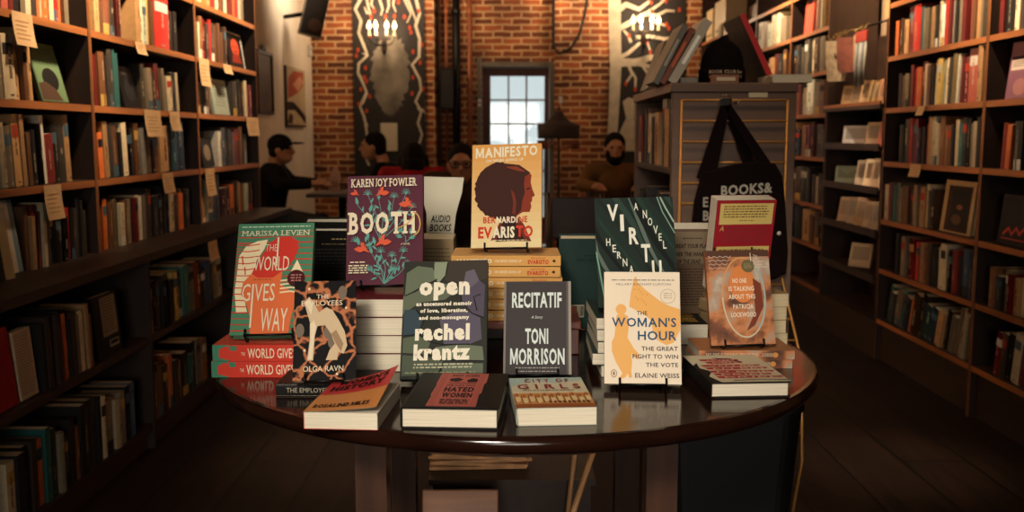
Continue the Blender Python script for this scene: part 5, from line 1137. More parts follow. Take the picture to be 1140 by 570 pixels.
def a_mani(A):
    T, B = (212, 150, 78), (224, 200, 150)
    for k in range(12): f = k / 11; A.rect(tuple(int(a + (b - a) * f) for a, b in zip(T, B)), 0, 1, k / 12, (k + 1) / 12)
    def q(p): return [((x - 98) / 315, (y - 64) / 468) for x, y in p]
    A.poly((104, 38, 24), q([(300, 385), (335, 430), (368, 505), (186, 500), (215, 440), (238, 396)])); A.poly((44, 18, 14), q([(208, 505), (240, 420), (290, 410), (340, 500)]))
    A.poly((128, 46, 26), q([(322, 180), (352, 190), (368, 208), (364, 240), (372, 272), (383, 300), (370, 310), (372, 322), (364, 334), (368, 350), (360, 374), (330, 374), (300, 392), (280, 380), (280, 250)]))
    A.poly((58, 26, 18), q([(230, 150), (312, 160), (342, 182), (362, 196), (352, 206), (338, 214), (334, 250), (338, 280), (326, 330), (322, 366), (300, 388), (230, 400)]))
    rj = random.Random(4); A.poly((58, 26, 18), q([(222 + (112 + rj.uniform(-5, 4)) * cos(2 * pi * k / 70), 276 - (130 + rj.uniform(-5, 4)) * sin(2 * pi * k / 70)) for k in range(70)]))
    A.poly((110, 40, 24), q([(275, 270), (292, 290), (300, 330), (296, 385), (282, 380), (286, 330)])); A.poly((128, 52, 28), q([(250, 168), (300, 166), (342, 192), (318, 190), (280, 180)]))
    A.poly((36, 14, 12), q([(344, 268), (360, 264), (362, 270), (346, 274)]))
    W = (226, 214, 186); A.text('MANIFESTO', .05, .94, .035, .135, W, .035, slope=-.02); A.text('ON NEVER GIVING UP', .2, .74, .148, .175, W, .02, slope=-.01)
    A.text('BER', .17, .35, .705, .765, (190, 66, 40), .03); A.text('NARDI', .36, .66, .703, .763, W, .03); A.text('NE', .68, .8, .70, .76, (190, 66, 40), .03)
    A.text('EV', .1, .30, .80, .91, (196, 56, 34), .04); A.text('ARIS', .31, .62, .797, .907, W, .04); A.text('TO', .64, .88, .79, .90, (196, 56, 34), .04); A.blurb(.3, .8, .925, .937, 1, (210, 190, 150), .6)
def s_mani(A):
    A.rect((214, 158, 88), 0, 1, 0, 1); A.text('MANIFESTO', .05, .37, .3, .74, (232, 218, 186), .04); A.text('ON NEVER GIVING UP', .40, .64, .36, .64, (232, 218, 186), .01); A.text('BERNARDINE', .73, .86, .14, .30, (190, 66, 40), .01); A.text('EVARISTO', .70, .89, .38, .82, (190, 50, 34), .04); A.poly((40, 26, 20), [(.92, .5), (.945, .3), (.945, .7)]); A.rect((40, 26, 20), .94, .952, .42, .58)
def a_reci(A):
    A.rect((62, 56, 56), 0, 1, 0, 1); A.rect((120, 112, 104), 0, .03, 0, 1); A.rect((146, 138, 128), .96, 1, 0, 1); A.rect((84, 78, 76), .93, .96, 0, 1)
    W = (206, 214, 208); A.text('RECITATIF', .12, .86, .12, .29, W, .03); A.text('A Story', .41, .58, .375, .415, W, 0, .2); A.text('TONI', .32, .66, .51, .68, W, .03); A.text('MORRISON', .1, .9, .725, .895, W, .03); A.blurb(.15, .85, .925, .94, 1, (150, 146, 140), .7, .1, True); A.blurb(.18, .8, .962, .975, 1, (150, 146, 140), .7, .1, True)
def a_woman(A):
    OR, IN, BL = (226, 168, 96), (58, 54, 56), (40, 76, 104); A.rect((228, 210, 186), 0, 1, 0, 1)
    def q(p): return [((x - 52) / 342, (y - 30) / 505) for x, y in p]
    A.poly(OR, q([(188, 60), (196, 48), (205, 80), (240, 112), (300, 160), (345, 185), (393, 200), (393, 290), (362, 350), (330, 362), (292, 342), (270, 300), (262, 250), (230, 222), (165, 190), (172, 130)]))
    for k in range(10): x, y = 190 + (k * 37) % 60, 110 + (k * 23) % 80; A.oval((214, 150, 78), (x - 52) / 342, (y - 30) / 505, .012, .009, 6)
    A.oval(OR, (128 - 52) / 342, (202 - 30) / 505, .07, .048); A.poly(OR, q([(108, 228), (120, 222), (140, 222), (158, 232), (164, 262), (160, 300), (156, 330), (186, 380), (205, 400), (212, 420), (198, 426), (172, 400), (176, 440), (172, 480), (176, 505), (162, 508), (156, 488), (148, 505), (124, 514), (120, 508), (132, 488), (104, 440), (86, 390), (86, 350), (98, 325), (102, 290)]))
    A.ring((196, 176, 150), .84, .22, .1, .067, .01, 24); A.blurb(.78, .9, .19, .25, 3, (190, 170, 146), .5, .1, True)
    A.blurb(.1, .94, .07, .082, 1, (120, 108, 100), .7, .02); A.text('HILLARY RODHAM CLINTON', .16, .88, .102, .122, (110, 100, 96))
    A.text('THE', .43, .565, .355, .392, IN, .01); A.text("WOMAN'S", .10, .945, .415, .497, BL, .018); A.text('HOUR', .44, .945, .533, .615, BL, .02)
    A.text('THE GREAT', .485, .96, .67, .708, IN, .015); A.text('FIGHT TO WIN', .37, .96, .74, .778, IN, .015); A.text('THE VOTE', .54, .96, .813, .85, IN, .015); A.text('ELAINE WEISS', .40, .97, .905, .945, IN, .015)
    A.ring((150, 120, 96), .125, .91, .04, .036, .01, 16); A.oval((150, 120, 96), .125, .91, .015, .02, 8)
def a_virtue(A):
    A.rect((28, 40, 34), 0, 1, 0, 1); rnd = random.Random(3)
    for k in range(15):
        u = -.65 + k * .115; col = [(24, 31, 28), (44, 60, 52), (22, 38, 31), (88, 98, 90), (15, 19, 17), (32, 52, 42)][k % 6]; w = .05 + .05 * rnd.random()
        pts = [(u + f * .75 + .10 * sin(f * 3 + k), f) for f in [i / 8 for i in range(9)]]; pts2 = [(x + w * (1 - .5 * f), y) for (x, y), f in zip(pts[::-1], [i / 8 for i in range(8, -1, -1)])]
        P = [(min(1, max(0, x)), y) for x, y in pts + pts2]
        if max(p[0] for p in P) > min(p[0] for p in P) + .01: A.poly(col, P)
    A.line((150, 166, 150), [(.84, .0), (.9, .1), (1, .24)], .02); A.line((120, 150, 132), [(.8, .0), (.86, .14), (1, .34)], .014); A.line((110, 150, 126), [(0, .5), (.06, .8), (.1, 1)], .02)
    W = (222, 218, 200)
    def g(ch, x0, y0, x1, y1, b=.02): A.text(ch, (x0 - 90) / 385, (x1 - 90) / 385, (y0 - 112) / 545, (y1 - 112) / 545, W, b)
    for a in (('V', 150, 145, 205, 230), ('I', 212, 198, 230, 282), ('R', 252, 265, 298, 350), ('T', 308, 350, 352, 440), ('U', 356, 432, 402, 512), ('E', 410, 520, 446, 598)): g(*a, .03)
    for a in (('A', 283, 140, 303, 178), ('N', 325, 178, 345, 220), ('O', 347, 218, 369, 258), ('V', 372, 258, 394, 300), ('E', 396, 298, 411, 335), ('L', 415, 335, 431, 375), ('H', 140, 318, 160, 355), ('E', 169, 350, 187, 388), ('R', 190, 385, 210, 420), ('N', 216, 420, 238, 458), ('A', 246, 455, 266, 492), ('N', 272, 490, 292, 528)): g(*a, .01)
def cloud_mat():
    m = mat('sunset_cloud_print', (196, 120, 66), .4); nt = m.node_tree; b = nt.nodes['Principled BSDF']
    tc = nt.nodes.new('ShaderNodeTexCoord'); n = nt.nodes.new('ShaderNodeTexNoise'); n.inputs['Scale'].default_value = 17; n.inputs['Detail'].default_value = 5
    nt.links.new(tc.outputs['Object'], n.inputs['Vector']); r = nt.nodes.new('ShaderNodeValToRGB')
    e = r.color_ramp.elements; e[0].position = .33; e[0].color = (*lin((74, 46, 36)), 1); e[1].position = .7; e[1].color = (*lin((206, 188, 166)), 1)
    for p, c in ((.42, (122, 72, 48)), (.5, (192, 122, 74)), (.58, (170, 146, 126))): k = e.new(p); k.color = (*lin(c), 1)
    nt.links.new(n.outputs['Fac'], r.inputs['Fac']); nt.links.new(r.outputs['Color'], b.inputs['Base Color']); return m
def a_noone(A):
    A.rect(cloud_mat(), 0, 1, 0, 1); A.rect((86, 56, 42), 0, 1, 0, .07); 
    A.ring((206, 150, 100), .56, .50, .345, .43, .028, 48, 0, pi); A.ring((160, 176, 168), .56, .50, .345, .43, .028, 48, -.9, .9); A.ring((196, 186, 160), .56, .50, .345, .43, .024, 48, pi, 2 * pi - .9)
    A.oval((214, 128, 70), .55, .36, .2, .2, 20); A.poly((120, 58, 40), [(.72, .3), (.84, .36), (.86, .6), (.7, .8), (.56, .86), (.72, .66)])
    W = (232, 214, 190)
    for t_, a, b, v in (('NO ONE', .40, .62, .30), ('IS TALKING', .33, .73, .385), ('ABOUT THIS', .32, .74, .47), ('PATRICIA', .38, .70, .575), ('LOCKWOOD', .34, .73, .66)): A.text(t_, a, b, v, v + .05, W, .02)
    A.oval((112, 98, 66), .66, .17, .105, .07, 20); A.blurb(.6, .72, .145, .2, 4, (146, 130, 92), .5, .1, True)
    A.rect(W, .705, .715, .03, .12); A.text('The', .75, .82, .05, .075, W); A.text('2021', .75, .84, .08, .105, W); A.text('Booker', .75, .92, .11, .135, W); A.text('Prize', .75, .88, .14, .165, W); A.text('Shortlist', .75, .97, .175, .19, W)
    for k in range(4): A.line(W, [(.04 + i * .03, .06 + .04 * k + .008 * ((i * 7 + k) % 3)) for i in range(13 - k)], .006)
def s_noone(A): A.rect(cloud_mat(), 0, 1, 0, 1); A.text('NO ONE IS TALKING ABOUT THIS', .08, .62, .3, .7, (228, 208, 180)); A.oval((206, 140, 70), .8, .5, .03, .3, 12); A.text('LOCKWOOD', .66, .77, .3, .7, (228, 208, 180))
def a_redback(A):
    A.rect((150, 30, 40), 0, 1, 0, 1); A.rect((206, 178, 104), .06, .96, .035, .26); A.rect((206, 178, 104), .06, .96, .50, .80)
    A.blurb(.12, .9, .06, .2, 5, (110, 84, 44), .45, .1); A.blurb(.4, .7, .215, .225, 1, (90, 64, 34), .7); A.blurb(.12, .9, .29, .46, 8, (120, 46, 46), .4, .08); A.text('A', .08, .15, .275, .33, (206, 178, 104), .0, .2); A.blurb(.1, .9, .53, .76, 8, (120, 90, 46), .45, .1)
    A.rect((214, 200, 170), .6, .92, .84, .95)
def a_tan(A):
    A.rect((128, 110, 88), .02, .98, .03, .4); A.text('GREAT YOUR PLAN', .12, .86, .17, .22, (34, 28, 26), .03); A.text('OVER THE HANDS', .12, .82, .265, .315, (34, 28, 26), .03); A.text('OF THE DEAD', .22, .7, .35, .4, (34, 28, 26), .03); A.blurb(.3, .7, .1, .118, 1, (70, 58, 48), .7); A.blurb(.08, .92, .46, .92, 14, (66, 50, 40), .4, .12)
def barcode(A, u0, u1, v0, v1, n=26):
    A.rect((196, 180, 150), u0, u1, v0, v1); rnd = random.Random(n); u = u0 + .01
    while u < u1 - .015: w = rnd.choice((.004, .008, .012)); A.rect((24, 22, 20), u, u + w, v0 + .008, v1 - .014); u += w + rnd.choice((.005, .009))
def a_teal(A): A.text('DAILY ALTA', .28, .62, .21, .24, (24, 36, 34), .02); A.blurb(.4, .6, .175, .187, 1, (24, 36, 34), .7); A.blurb(.1, .9, .29, .6, 12, (46, 66, 62), .35, .15); barcode(A, .14, .42, .72, .86)
def a_blackback(A): A.blurb(.5, .86, .07, .085, 1, (150, 128, 90), .7); A.blurb(.35, .9, .12, .13, 1, (120, 100, 70), .7); A.blurb(.06, .94, .17, .5, 10, (46, 42, 38), .35, .1); A.text('BAGGA', .42, .86, .58, .64, (92, 80, 64), .02)
def a_audio(A): A.blurb(.06, .94, .1, .9, 18, (118, 100, 74), .35, .08)

# ---- standing books -------------------------------------------------------------------
def show(key, t, col, label, art, hard=True, surf=TZ, stand=True, name='displayed_book', up=.62, **kw):
    X, Y, Z, yw, ln, rl, w, h = POSE[key]; Z = surf + t * sin(radians(ln)) + .0068; pz = (X, Y, Z, yw, ln, rl)
    o = book(name, pose(*pz), w, h, t, col, label, hard=hard, art=art, group='books standing face out on the round table', **kw)
    if stand: easel(pz, t, w, h, surf, 'black wire stand under the ' + label.split(',')[0], up)
    return o
show('world', .02, (70, 118, 90), 'green and orange book with two profile heads, on two lying copies', a_world, surf=.8112)
show('employees', .012, (24, 21, 20), 'black book with copper web and pale sculpture, on a lying black copy', a_emp, hard=False, surf=.7722)
show('booth', .022, (82, 36, 50), 'maroon book with teal flowers and orange birds, on a stack of pages', a_booth, surf=.8884)
show('open', .016, (34, 36, 30), 'dark camouflage-patterned book with bold white lower-case title, on the table', a_open)
show('manifesto', .018, (206, 140, 70), 'orange book with dark afro profile, highest on the table', a_mani, surf=.9539)
show('recitatif', .012, (70, 64, 62), 'small charcoal book with tall pale title, in front of the orange stack', a_reci)
show('woman', .019, (228, 210, 186), 'cream paperback with orange woman and flag silhouette', a_woman, hard=False, spine=lambda A: A.rect((150, 74, 44), 0, 1, 0, 1))
show('virtue', .02, (36, 50, 44), 'dark green streaked book with diagonal white letters', a_virtue, surf=.8614)
show('noone', .014, (150, 92, 60), 'brown cloudy-sky paperback with a pale ring, on two lying copies', a_noone, hard=False, up=1.05, surf=.7852)
def backside(X, Y, Z, yaw, lean, w, h, t, col, label, art, hard, pages=None, spine=None):
    M = pose(X, Y, Z, yaw, lean) @ Matrix.Translation((0, t, 0)) @ Matrix.Rotation(pi, 4, 'Z')
    return book('turned_book', M, w, h, t, col, label, hard=hard, back=art, pages=pages, spine=spine, group='books facing away on the far half of the round table')
X, Y, Z, yw, ln, rl, w, h = POSE['red']
backside(X, Y + .03, .8633, 9, -12, w, h + .006, .04, (150, 30, 40), 'thick red and yellow paperback turned away, on a page-edge stack', a_redback, False)
backside(.392, 2.205, .7955, 2, -15, .108, .202, .042, (104, 84, 66), 'brown-backed paperback turned away, between green and red covers', a_tan, False)
backside(.175, 2.25, .7505, 0, -17, .14, .225, .03, (44, 62, 58), 'dark teal book turned away with barcode, beside the orange stack', a_teal, True, PAGES_TAN)
backside(-.392, 2.22, .7505, 0, -17, .15, .247, .026, (20, 19, 18), 'black book turned away behind the green and orange cover', a_blackback, True)
backside(-.382, 2.256, .7505, 0, -17, .15, .264, .032, (24, 22, 21), 'taller black book turned away, rear one of two behind the maroon cover', None, True)
backside(-.186, 2.30, .7505, -4, -10, .11, .21, .05, (164, 140, 104), 'thick tan paperback turned away with the white paper sign in it', a_audio, False, PAGES_TAN)
# paper sign stuck into the tan book
p0, p1 = at(472, 197, 2.29), at(516, 262, 2.29)
r = empty('paper_sign', loc=(p0.x, 2.325, 0)); tag(r, 'curled white paper sign stuck in the thick tan book', 'sign')
def ps(px, py): p = at(px, py, 2.30); return (p.x - p0.x, p.z)
rows_ = [((474, 262), (504, 265)), ((474, 238), (507, 240)), ((472, 228), (510, 229)), ((471, 212), (514, 215)), ((471, 197), (516, 198))]
mb = MB(); yy = [-.004, -.006, -.022, -.012, .0]; nn = 5
for e in (0, .0012):
    for (a, b), y0 in zip(rows_, yy):
        A_, B_ = ps(*a), ps(*b)
        for k in range(nn): f = k / (nn - 1); mb.v.append((A_[0] + (B_[0] - A_[0]) * f, y0 + e - .006 * sin(pi * f), A_[1] + (B_[1] - A_[1]) * f))
for e in (0, 1):
    for j in range(4):
        for k in range(nn - 1):
            q = e * 25 + j * nn + k; mb.f.append([q, q + 1, q + 6, q + 5][::1 if e == 0 else -1]); mb.m.append(0); mb.sm.append(True)
mb.build('sheet', mat('sign_paper', (206, 196, 172), .7), r)
A = Art(.062, .05, Matrix.Translation((ps(474, 262)[0] + .003, -.0125, ps(474, 262)[1]))); A.text('AUDIO', .12, .86, .08, .42, (30, 28, 28), .02, .25); A.text('BOOKS', .08, .9, .5, .84, (30, 28, 28), .02, .25); A.blurb(.05, .95, .92, .98, 1, (60, 56, 52), .6); A.done(r)
# ---- books lying under the displayed ones -------------------------------------------------------------------
def lying(X, Y, z, yaw, w, h, t, col, label, spine=None, hard=True, art=None, group=None, pages=None, nm='lying_book', **kw):
    "X, Y: middle of the edge at local z = 0 (foot of the book); cover up"
    return book(nm, pose(X, Y, z + t + .0004, yaw, 90), w, h, t, col, label, spine=spine, hard=hard, art=art, group=group, pages=pages, **kw)
def spine_front(Xl, Xr, Yf, z, t, w, col, label, spine, hard=True, group=None, yaw=0, **kw):
    "a book lying with its spine towards -Y: spine from Xl (head) to Xr (foot) at depth Yf"
    c, s = cos(radians(yaw)), sin(radians(yaw)); fx, fy = Xr, Yf + (Xr - Xl) * s
    return lying(fx - s * w / 2, fy + c * w / 2, z, 90 + yaw, w, abs(Xr - Xl), t, col, label, spine, hard, group=group, **kw)
for k, nm in ((0, 'lower'), (1, 'upper')):
    spine_front(-.552 + .003 * k, -.318 + .003 * k, 1.79, TZ + .0306 * k, .0300, .15, (196, 58, 44), '%s of two lying red and green books under the two-heads cover' % nm, s_world, group='lying copies under the two-heads cover')
spine_front(-.402, -.222, 1.655, TZ, .0215, .105, (24, 22, 21), 'black book lying under the copper web cover, white spine lettering', s_emp, False)
for k in range(6):
    dx = (.002, -.003, .001, .003, -.001, .0)[k]
    spine_front(-.122 + dx, .098 + dx, 1.985, (.8203 + .0222 * k), .0202, .15, (212, 158, 92), 'orange-spined book, %s from the top of the stack under the afro profile cover' % ORD[5 - k], s_mani, group='stack of orange-spined copies', yaw=-1.2 + .6 * (k % 3))
r = empty('wooden_riser', loc=(.0, 2.07, TZ + .0005)); tag(r, 'red-brown wooden riser box under the stack of orange spines', 'stand'); RW = wood('riser_mahogany', (112, 52, 34), .35, 'x')
mb = MB(); mb.rbox(-.15, .14, -.09, .09, .052, .069, .003); mb.build('top_board', RW, r)
mb = MB(); mb.rbox(-.126, .117, .07, .084, 0, .0515, .002); mb.build('back_board', W_DARK, r)  # dark board added to stand in for the shaded gap under the stack
for x in (-.145, .118): mb = MB(); mb.rbox(x, x + .018, -.085, .085, 0, .0518, .002); mb.build('side_board', RW, r)
for k in range(4):
    spx = -.20 + (.002, -.002, .003, 0)[k]
    lying(spx, 1.835 + .075, TZ + .0349 * k, -90 + (.5, -1, .8, 0)[k], .15, .225, .0345, (96, 30, 34), 'maroon hardcover lying page edges outward, %s from the top under the flower and bird cover' % ORD[3 - k], group='stack of maroon copies', nm='lying_book') if False else book('lying_book', pose(spx - .112, 1.834 + .075 + .004 * (k % 2), TZ + .0346 * (k + 1) - .0002, -90 + (.5, -1, .8, 0)[k], 90), .15, .225, .0341, (96, 30, 34), 'maroon book lying page edges outward, %s from the top under the flower and bird cover' % ORD[3 - k], hard=False, group='stack of maroon copies')
for k in range(5):
    book('lying_book', pose(.229 + (.003, -.002, .0, .002, -.003)[k], 2.01, TZ + .0222 * (k + 1) - .0002, 180 + (2, -1, 1, 0, 1)[k], 90), .15, .215, .0218, (40, 52, 46), 'dark green book lying page edges outward, %s from the top under the diagonal letters cover' % ORD[4 - k], hard=False, group='stack of dark green copies')
for k in range(2):
    spine_front(.352 + .004 * k, .535 + .004 * k, 1.862, TZ + .0175 * k, .0171, .122, (170, 110, 70), '%s of two lying cloudy-sky paperbacks under the ring cover' % ('lower', 'upper')[k], s_noone, False, group='lying copies under the ring cover')
for k in range(4):
    book('lying_book', pose(.512 + (.003, -.002, .0, .002)[k], 2.055, TZ + .0283 * (k + 1) - .0002, 8 + (1, -1, 2, 0)[k], 90), .135, .2, .0279, (176, 146, 104), 'thick tan paperback lying page edges outward, %s from the top beside the ring cover' % ORD[3 - k], hard=False, group='stack of thick tan copies', pages=PAGES_TAN)
book('lying_book', pose(.366, 2.08, TZ + .0448, 0, 90), .10, .19, .0445, (40, 34, 30), 'thick paperback lying under the brown-backed one, cream page edges', hard=False, art=lambda A: (A.rect((34, 28, 26), 0, 1, 0, 1), A.blurb(.1, .9, .08, .9, 9, (196, 150, 60), .5, .1)))
# ---- books lying at the front of the table -------------------------------------------------------------------
def a_hated(A):
    A.poly((186, 98, 84), [(.24, .02), (.78, .02), (.785, .3), (.765, .34), (.77, .6), (.75, .64), (.76, .97), (.25, .97), (.255, .7), (.24, .66), (.25, .4), (.24, .36)])
    for k in range(3): A.rect((150, 70, 62), .27 + k * .02, .276 + k * .02, .04, .95); A.rect((150, 70, 62), .70 + k * .02, .706 + k * .02, .04, .95)
    I = (40, 22, 22); A.text('AMY SOHN', .37, .68, .06, .13, I, .03); A.poly(I, [(.36, .2), (.46, .16), (.52, .22), (.46, .29), (.38, .27)]); A.poly(I, [(.56, .24), (.62, .17), (.68, .2), (.68, .29), (.58, .3)]); A.rect(I, .37, .68, .315, .33)
    A.text('THE MAN WHO', .36, .68, .37, .42, I, .02); A.text('HATED', .36, .68, .45, .58, I, .05); A.text('WOMEN', .36, .68, .61, .74, I, .05); A.blurb(.36, .68, .79, .93, 3, I, .6, .1, True)
def a_girls(A):
    A.rect((168, 184, 172), 0, 1, 0, .3); A.rect((214, 196, 160), 0, 1, .3, .56); A.poly((206, 190, 158), [(0, .3), (.3, .12), (.6, .2), (1, .1), (1, .5), (0, .5)]); A.rect((206, 140, 78), 0, 1, .54, .9); A.rect((150, 84, 44), 0, 1, .88, 1)
    rnd = random.Random(8)
    for k in range(11): u = .05 + k * .09; A.oval((228, 196, 140), u, .72 + .04 * (k % 2), .038, .1, 10); A.oval((176, 96, 48), u, .60 + .04 * (k % 2), .024, .06, 8); A.rect((96, 52, 34), u - .04, u - .028, .6, .86)
    for k in range(9): A.oval((110, 60, 38), .45 + .06 * k, .84, .02, .04, 8)
    R = (140, 40, 36); A.text('CITY OF', .2, .8, .07, .2, R, .02, space=1.5); A.text('GIRLS', .08, .92, .26, .42, R, .02, space=1.6); A.blurb(.15, .85, .46, .49, 1, (150, 110, 70), .6)
def a_rednoise(A):
    A.rect((214, 196, 160), 0, 1, 0, 1); A.poly((34, 28, 26), [(0, .4), (.08, .3), (.05, .5), (.16, .62), (.06, .8), (.14, 1), (0, 1)]); A.poly((46, 38, 34), [(.35, .1), (.6, .14), (.72, .28), (.5, .22)])
    for k, (a, b, v) in enumerate(((.15, .7, .2), (.2, .72, .3), (.1, .9, .42), (.12, .95, .52), (.12, .98, .64), (.14, .9, .74), (.14, 1, .84))): A.poly((176, 40, 42), [(a, v - .03), (a + .2, v - .05), (b, v - .03), (b - .04, v + .02), (a + .15, v + .045), (a + .02, v + .03)]); A.text('SEVEN BRIEF'[k:k + 6].strip() or 'S', a + .1, b - .08, v - .018, v + .02, (226, 210, 176), .0)
    A.line((34, 28, 26), [(.3, .96), (.6, .93), (1, .95)], .03)
book('lying_book', pose(-.0945, 1.462, TZ + .0344, -3.5, 90), .150, .222, .034, (17, 14, 13), 'black hardcover lying flat with a pink poster panel, at the table front', art=a_hated, group=None)
book('lying_book', pose(.0683, 1.4835, TZ + .0284, 3.6, 90), .124, .19, .028, (176, 180, 166), 'pale blue and gold paperback lying flat at the middle of the table front', art=a_girls, hard=False)
book('lying_book', pose(.404, 1.645, TZ + .0284, 3.5, 90), .138, .205, .028, (30, 24, 21), 'red and white splashed hardcover lying flat below the ring cover', art=a_rednoise)
# paperback whose front cover curls up
M = pose(-.259, 1.462, TZ + .0272, -4, 90); w, h, t = .113, .188, .0268
r = empty('lying_book', M); tag(r, 'thick paperback with a red and orange cover curling up, at the table front', 'book')
mb = MB(); mb.box(-w / 2 + .001, w / 2, .0009, t - .0009, 0, h); mb.build('page_block', PAGES, r)
mb = MB(); mb.box(-w / 2, w / 2, t - .0008, t, 0, h); mb.box(-w / 2, -w / 2 + .0009, 0, t - .0009, 0, h); mb.build('back_cover', mat('cover_196_60_50', (196, 60, 50), .45), r)
def curl(u, v): # u across from the spine, v up the page: how far the cover lifts
    return -(.0006 + (.030 * (.30 + .70 * v)) * u ** 1.7)
nu, nv = 10, 6; mb = MB()
for e in (0, .0007):
    for j in range(nv + 1):
        for i in range(nu + 1): mb.v.append((-w / 2 + w * i / nu * .985, curl(i / nu, j / nv) + e * .9, h * j / nv))
N = (nu + 1) * (nv + 1)
for j in range(nv):
    for i in range(nu):
        q = j * (nu + 1) + i; mb.f.append([q, q + 1, q + nu + 2, q + nu + 1]); mb.f.append([N + q, N + q + nu + 1, N + q + nu + 2, N + q + 1]); mb.m += [0 if j >= 3 else 1, 2]; mb.sm += [True, True]
mb.build('front_cover', [mat('cover_red', (196, 44, 50), .4), mat('cover_orange', (214, 136, 70), .4), PAGES], r)
def curled_text(txt, u0, u1, v0, v1, bold):
    vs, fs, _ = glyphs(txt, bold); mb = MB(); mb.add([(-w / 2 + w * .985 * (u0 + x * (u1 - u0)), curl(u0 + x * (u1 - u0), v0 + y * (v1 - v0)) - .0012, h * (v0 + y * (v1 - v0))) for x, y in vs], fs); mb.build('lettering', ink((40, 20, 18)), r)
curled_text("WOMEN'S", .14, .9, .79, .93, .05); curled_text('HISTORY', .1, .9, .60, .75, .05); curled_text('ROSALIND MILES', .08, .86, .08, .18, .04)

# ================================================================== UNDER AND BEHIND THE TABLE
W_PALE = wood('pale_board', (196, 142, 92), .5, 'z'); W_MID = wood('mid_board', (156, 100, 62), .5, 'x')
r = empty('wooden_crate', loc=(.0, 2.43, 0)); tag(r, 'dark low wooden crate under the round table', 'crate')
for nm, a in (('front_board', (-.19, .19, -.12, -.105, 0, .36)), ('back_board', (-.19, .19, .105, .12, 0, .36)), ('side_board', (-.19, -.175, -.1045, .1045, 0, .36)), ('side_board', (.175, .19, -.1045, .1045, 0, .36)), ('top_board', (-.2, .2, -.13, .13, .3605, .375))):
    mb = MB(); mb.box(*a); mb.build(nm, W_DARK, r)
for k in range(5):
    r = empty('wooden_lath', Matrix.Translation((-.085 + .006 * (k % 3), 2.40, .3758 + .0085 * k)) @ Matrix.Rotation(radians((3, -4, 6, -2, 4)[k]), 4, 'Z')); tag(r, 'thin pale wooden lath, %s from the top of the pile on the crate' % ORD[4 - k], 'lath', 'pile of laths on the crate')
    mb = MB(); mb.rbox(-.12, .12, -.03, .03, 0, .008, .0015); mb.build('slat', W_PALE, r)
r = empty('tilted_board', Matrix.Translation((-.115, 2.02, .0012)) @ Matrix.Rotation(radians(-16), 4, 'X')); tag(r, 'brown wooden board with two screw heads leaning under the table', 'board')
mb = MB(); mb.rbox(-.085, .085, 0, .02, 0, .425, .003); mb.build('panel', W_MID, r)
for x in (-.03, .04): mb = MB(); mb.ball((x, -.001, .33), (.006, .003, .006), nu=10, nv=6); mb.build('screw_head', CH, r)
mb = MB(); mb.rbox(-.09, .09, -.012, -.0005, .22, .235, .002); mb.build('ledge_strip', W_PALE, r)
r = empty('wooden_dowel', Matrix.Translation((.002, 1.95, .03)) @ Matrix.Rotation(radians(17), 4, 'Y')); tag(r, 'thin pale dowel leaning under the table front', 'dowel'); mb = MB(); mb.tube([(0, 0, .0), (0, 0, .60)], .0065, 8); mb.build('rod', W_PALE, r); mb = MB(); mb.tube([(0, 0, .6005), (0, 0, .606)], [.0065, .004], 8); mb.build('rod_end', W_MID, r)
r = empty('wooden_dowel', Matrix.Translation((.10, 2.265, .002)) @ Matrix.Rotation(radians(6), 4, 'Y')); tag(r, 'second pale dowel standing deeper under the table', 'dowel'); mb = MB(); mb.tube([(0, 0, .004), (0, 0, .66)], .006, 8); mb.build('rod', W_PALE, r); mb = MB(); mb.tube([(0, 0, .6605), (0, 0, .666)], [.006, .004], 8); mb.build('rod_end', W_MID, r)
r = empty('tilted_board', Matrix.Translation((.075, 2.11, .105)) @ Matrix.Rotation(radians(-14), 4, 'X') @ Matrix.Rotation(radians(45), 4, 'Y')); tag(r, 'dark square board standing on its corner under the table', 'board'); mb = MB(); mb.rbox(-.07, .20, 0, .014, -.07, .20, .003); mb.build('panel', W_DARK, r); mb = MB(); mb.rbox(-.071, -.0705, 0, .014, -.06, .19, .0002); mb.build('edge_strip', W_MID, r)
r = empty('tilted_board', Matrix.Translation((.20, 2.21, .002)) @ Matrix.Rotation(radians(-8), 4, 'X') @ Matrix.Rotation(radians(-64), 4, 'Y')); tag(r, 'narrow brown board slanting behind the standing square board', 'board'); mb = MB(); mb.rbox(.0, .09, 0, .014, .01, .34, .003); mb.build('panel', W_MID, r); mb = MB(); mb.rbox(.0905, .094, 0, .014, .02, .33, .0005); mb.build('edge_strip', W_PALE, r)
# black bin between table and cabinet
r = empty('waste_bin', loc=(.565, 2.62, 0)); tag(r, 'black plastic bin with rounded corners between the round table and the gold rack', 'bin')
def rr(w, d, rad, n=6): return [(sx * (w - rad) + rad * cos(a0 + pi / 2 * k / n), sy * (d - rad) + rad * sin(a0 + pi / 2 * k / n)) for sx, sy, a0 in ((1, 1, 0), (-1, 1, pi / 2), (-1, -1, pi), (1, -1, 1.5 * pi)) for k in range(n + 1)]
mb = MB(); P0, P1 = rr(.15, .13, .05), rr(.185, .165, .06); n = len(P0)
lv = [(P0, .0006), (P1, .5), ([(x * .97, y * .97) for x, y in P1], .5), ([(x * .96, y * .96) for x, y in P0], .012)]
mb.add([(x, y, z) for P, z in lv for x, y in P], [(a * n + k, a * n + (k + 1) % n, (a + 1) * n + (k + 1) % n, (a + 1) * n + k) for a in range(3) for k in range(n)] + [tuple(range(n))[::-1], tuple(range(3 * n, 4 * n))]); mb.build('bin_body', mat('black_plastic', (14, 13, 13), .45), r)
mb = MB(); P2 = rr(.19, .17, .062); P3 = [(x * .985, y * .985) for x, y in P1]
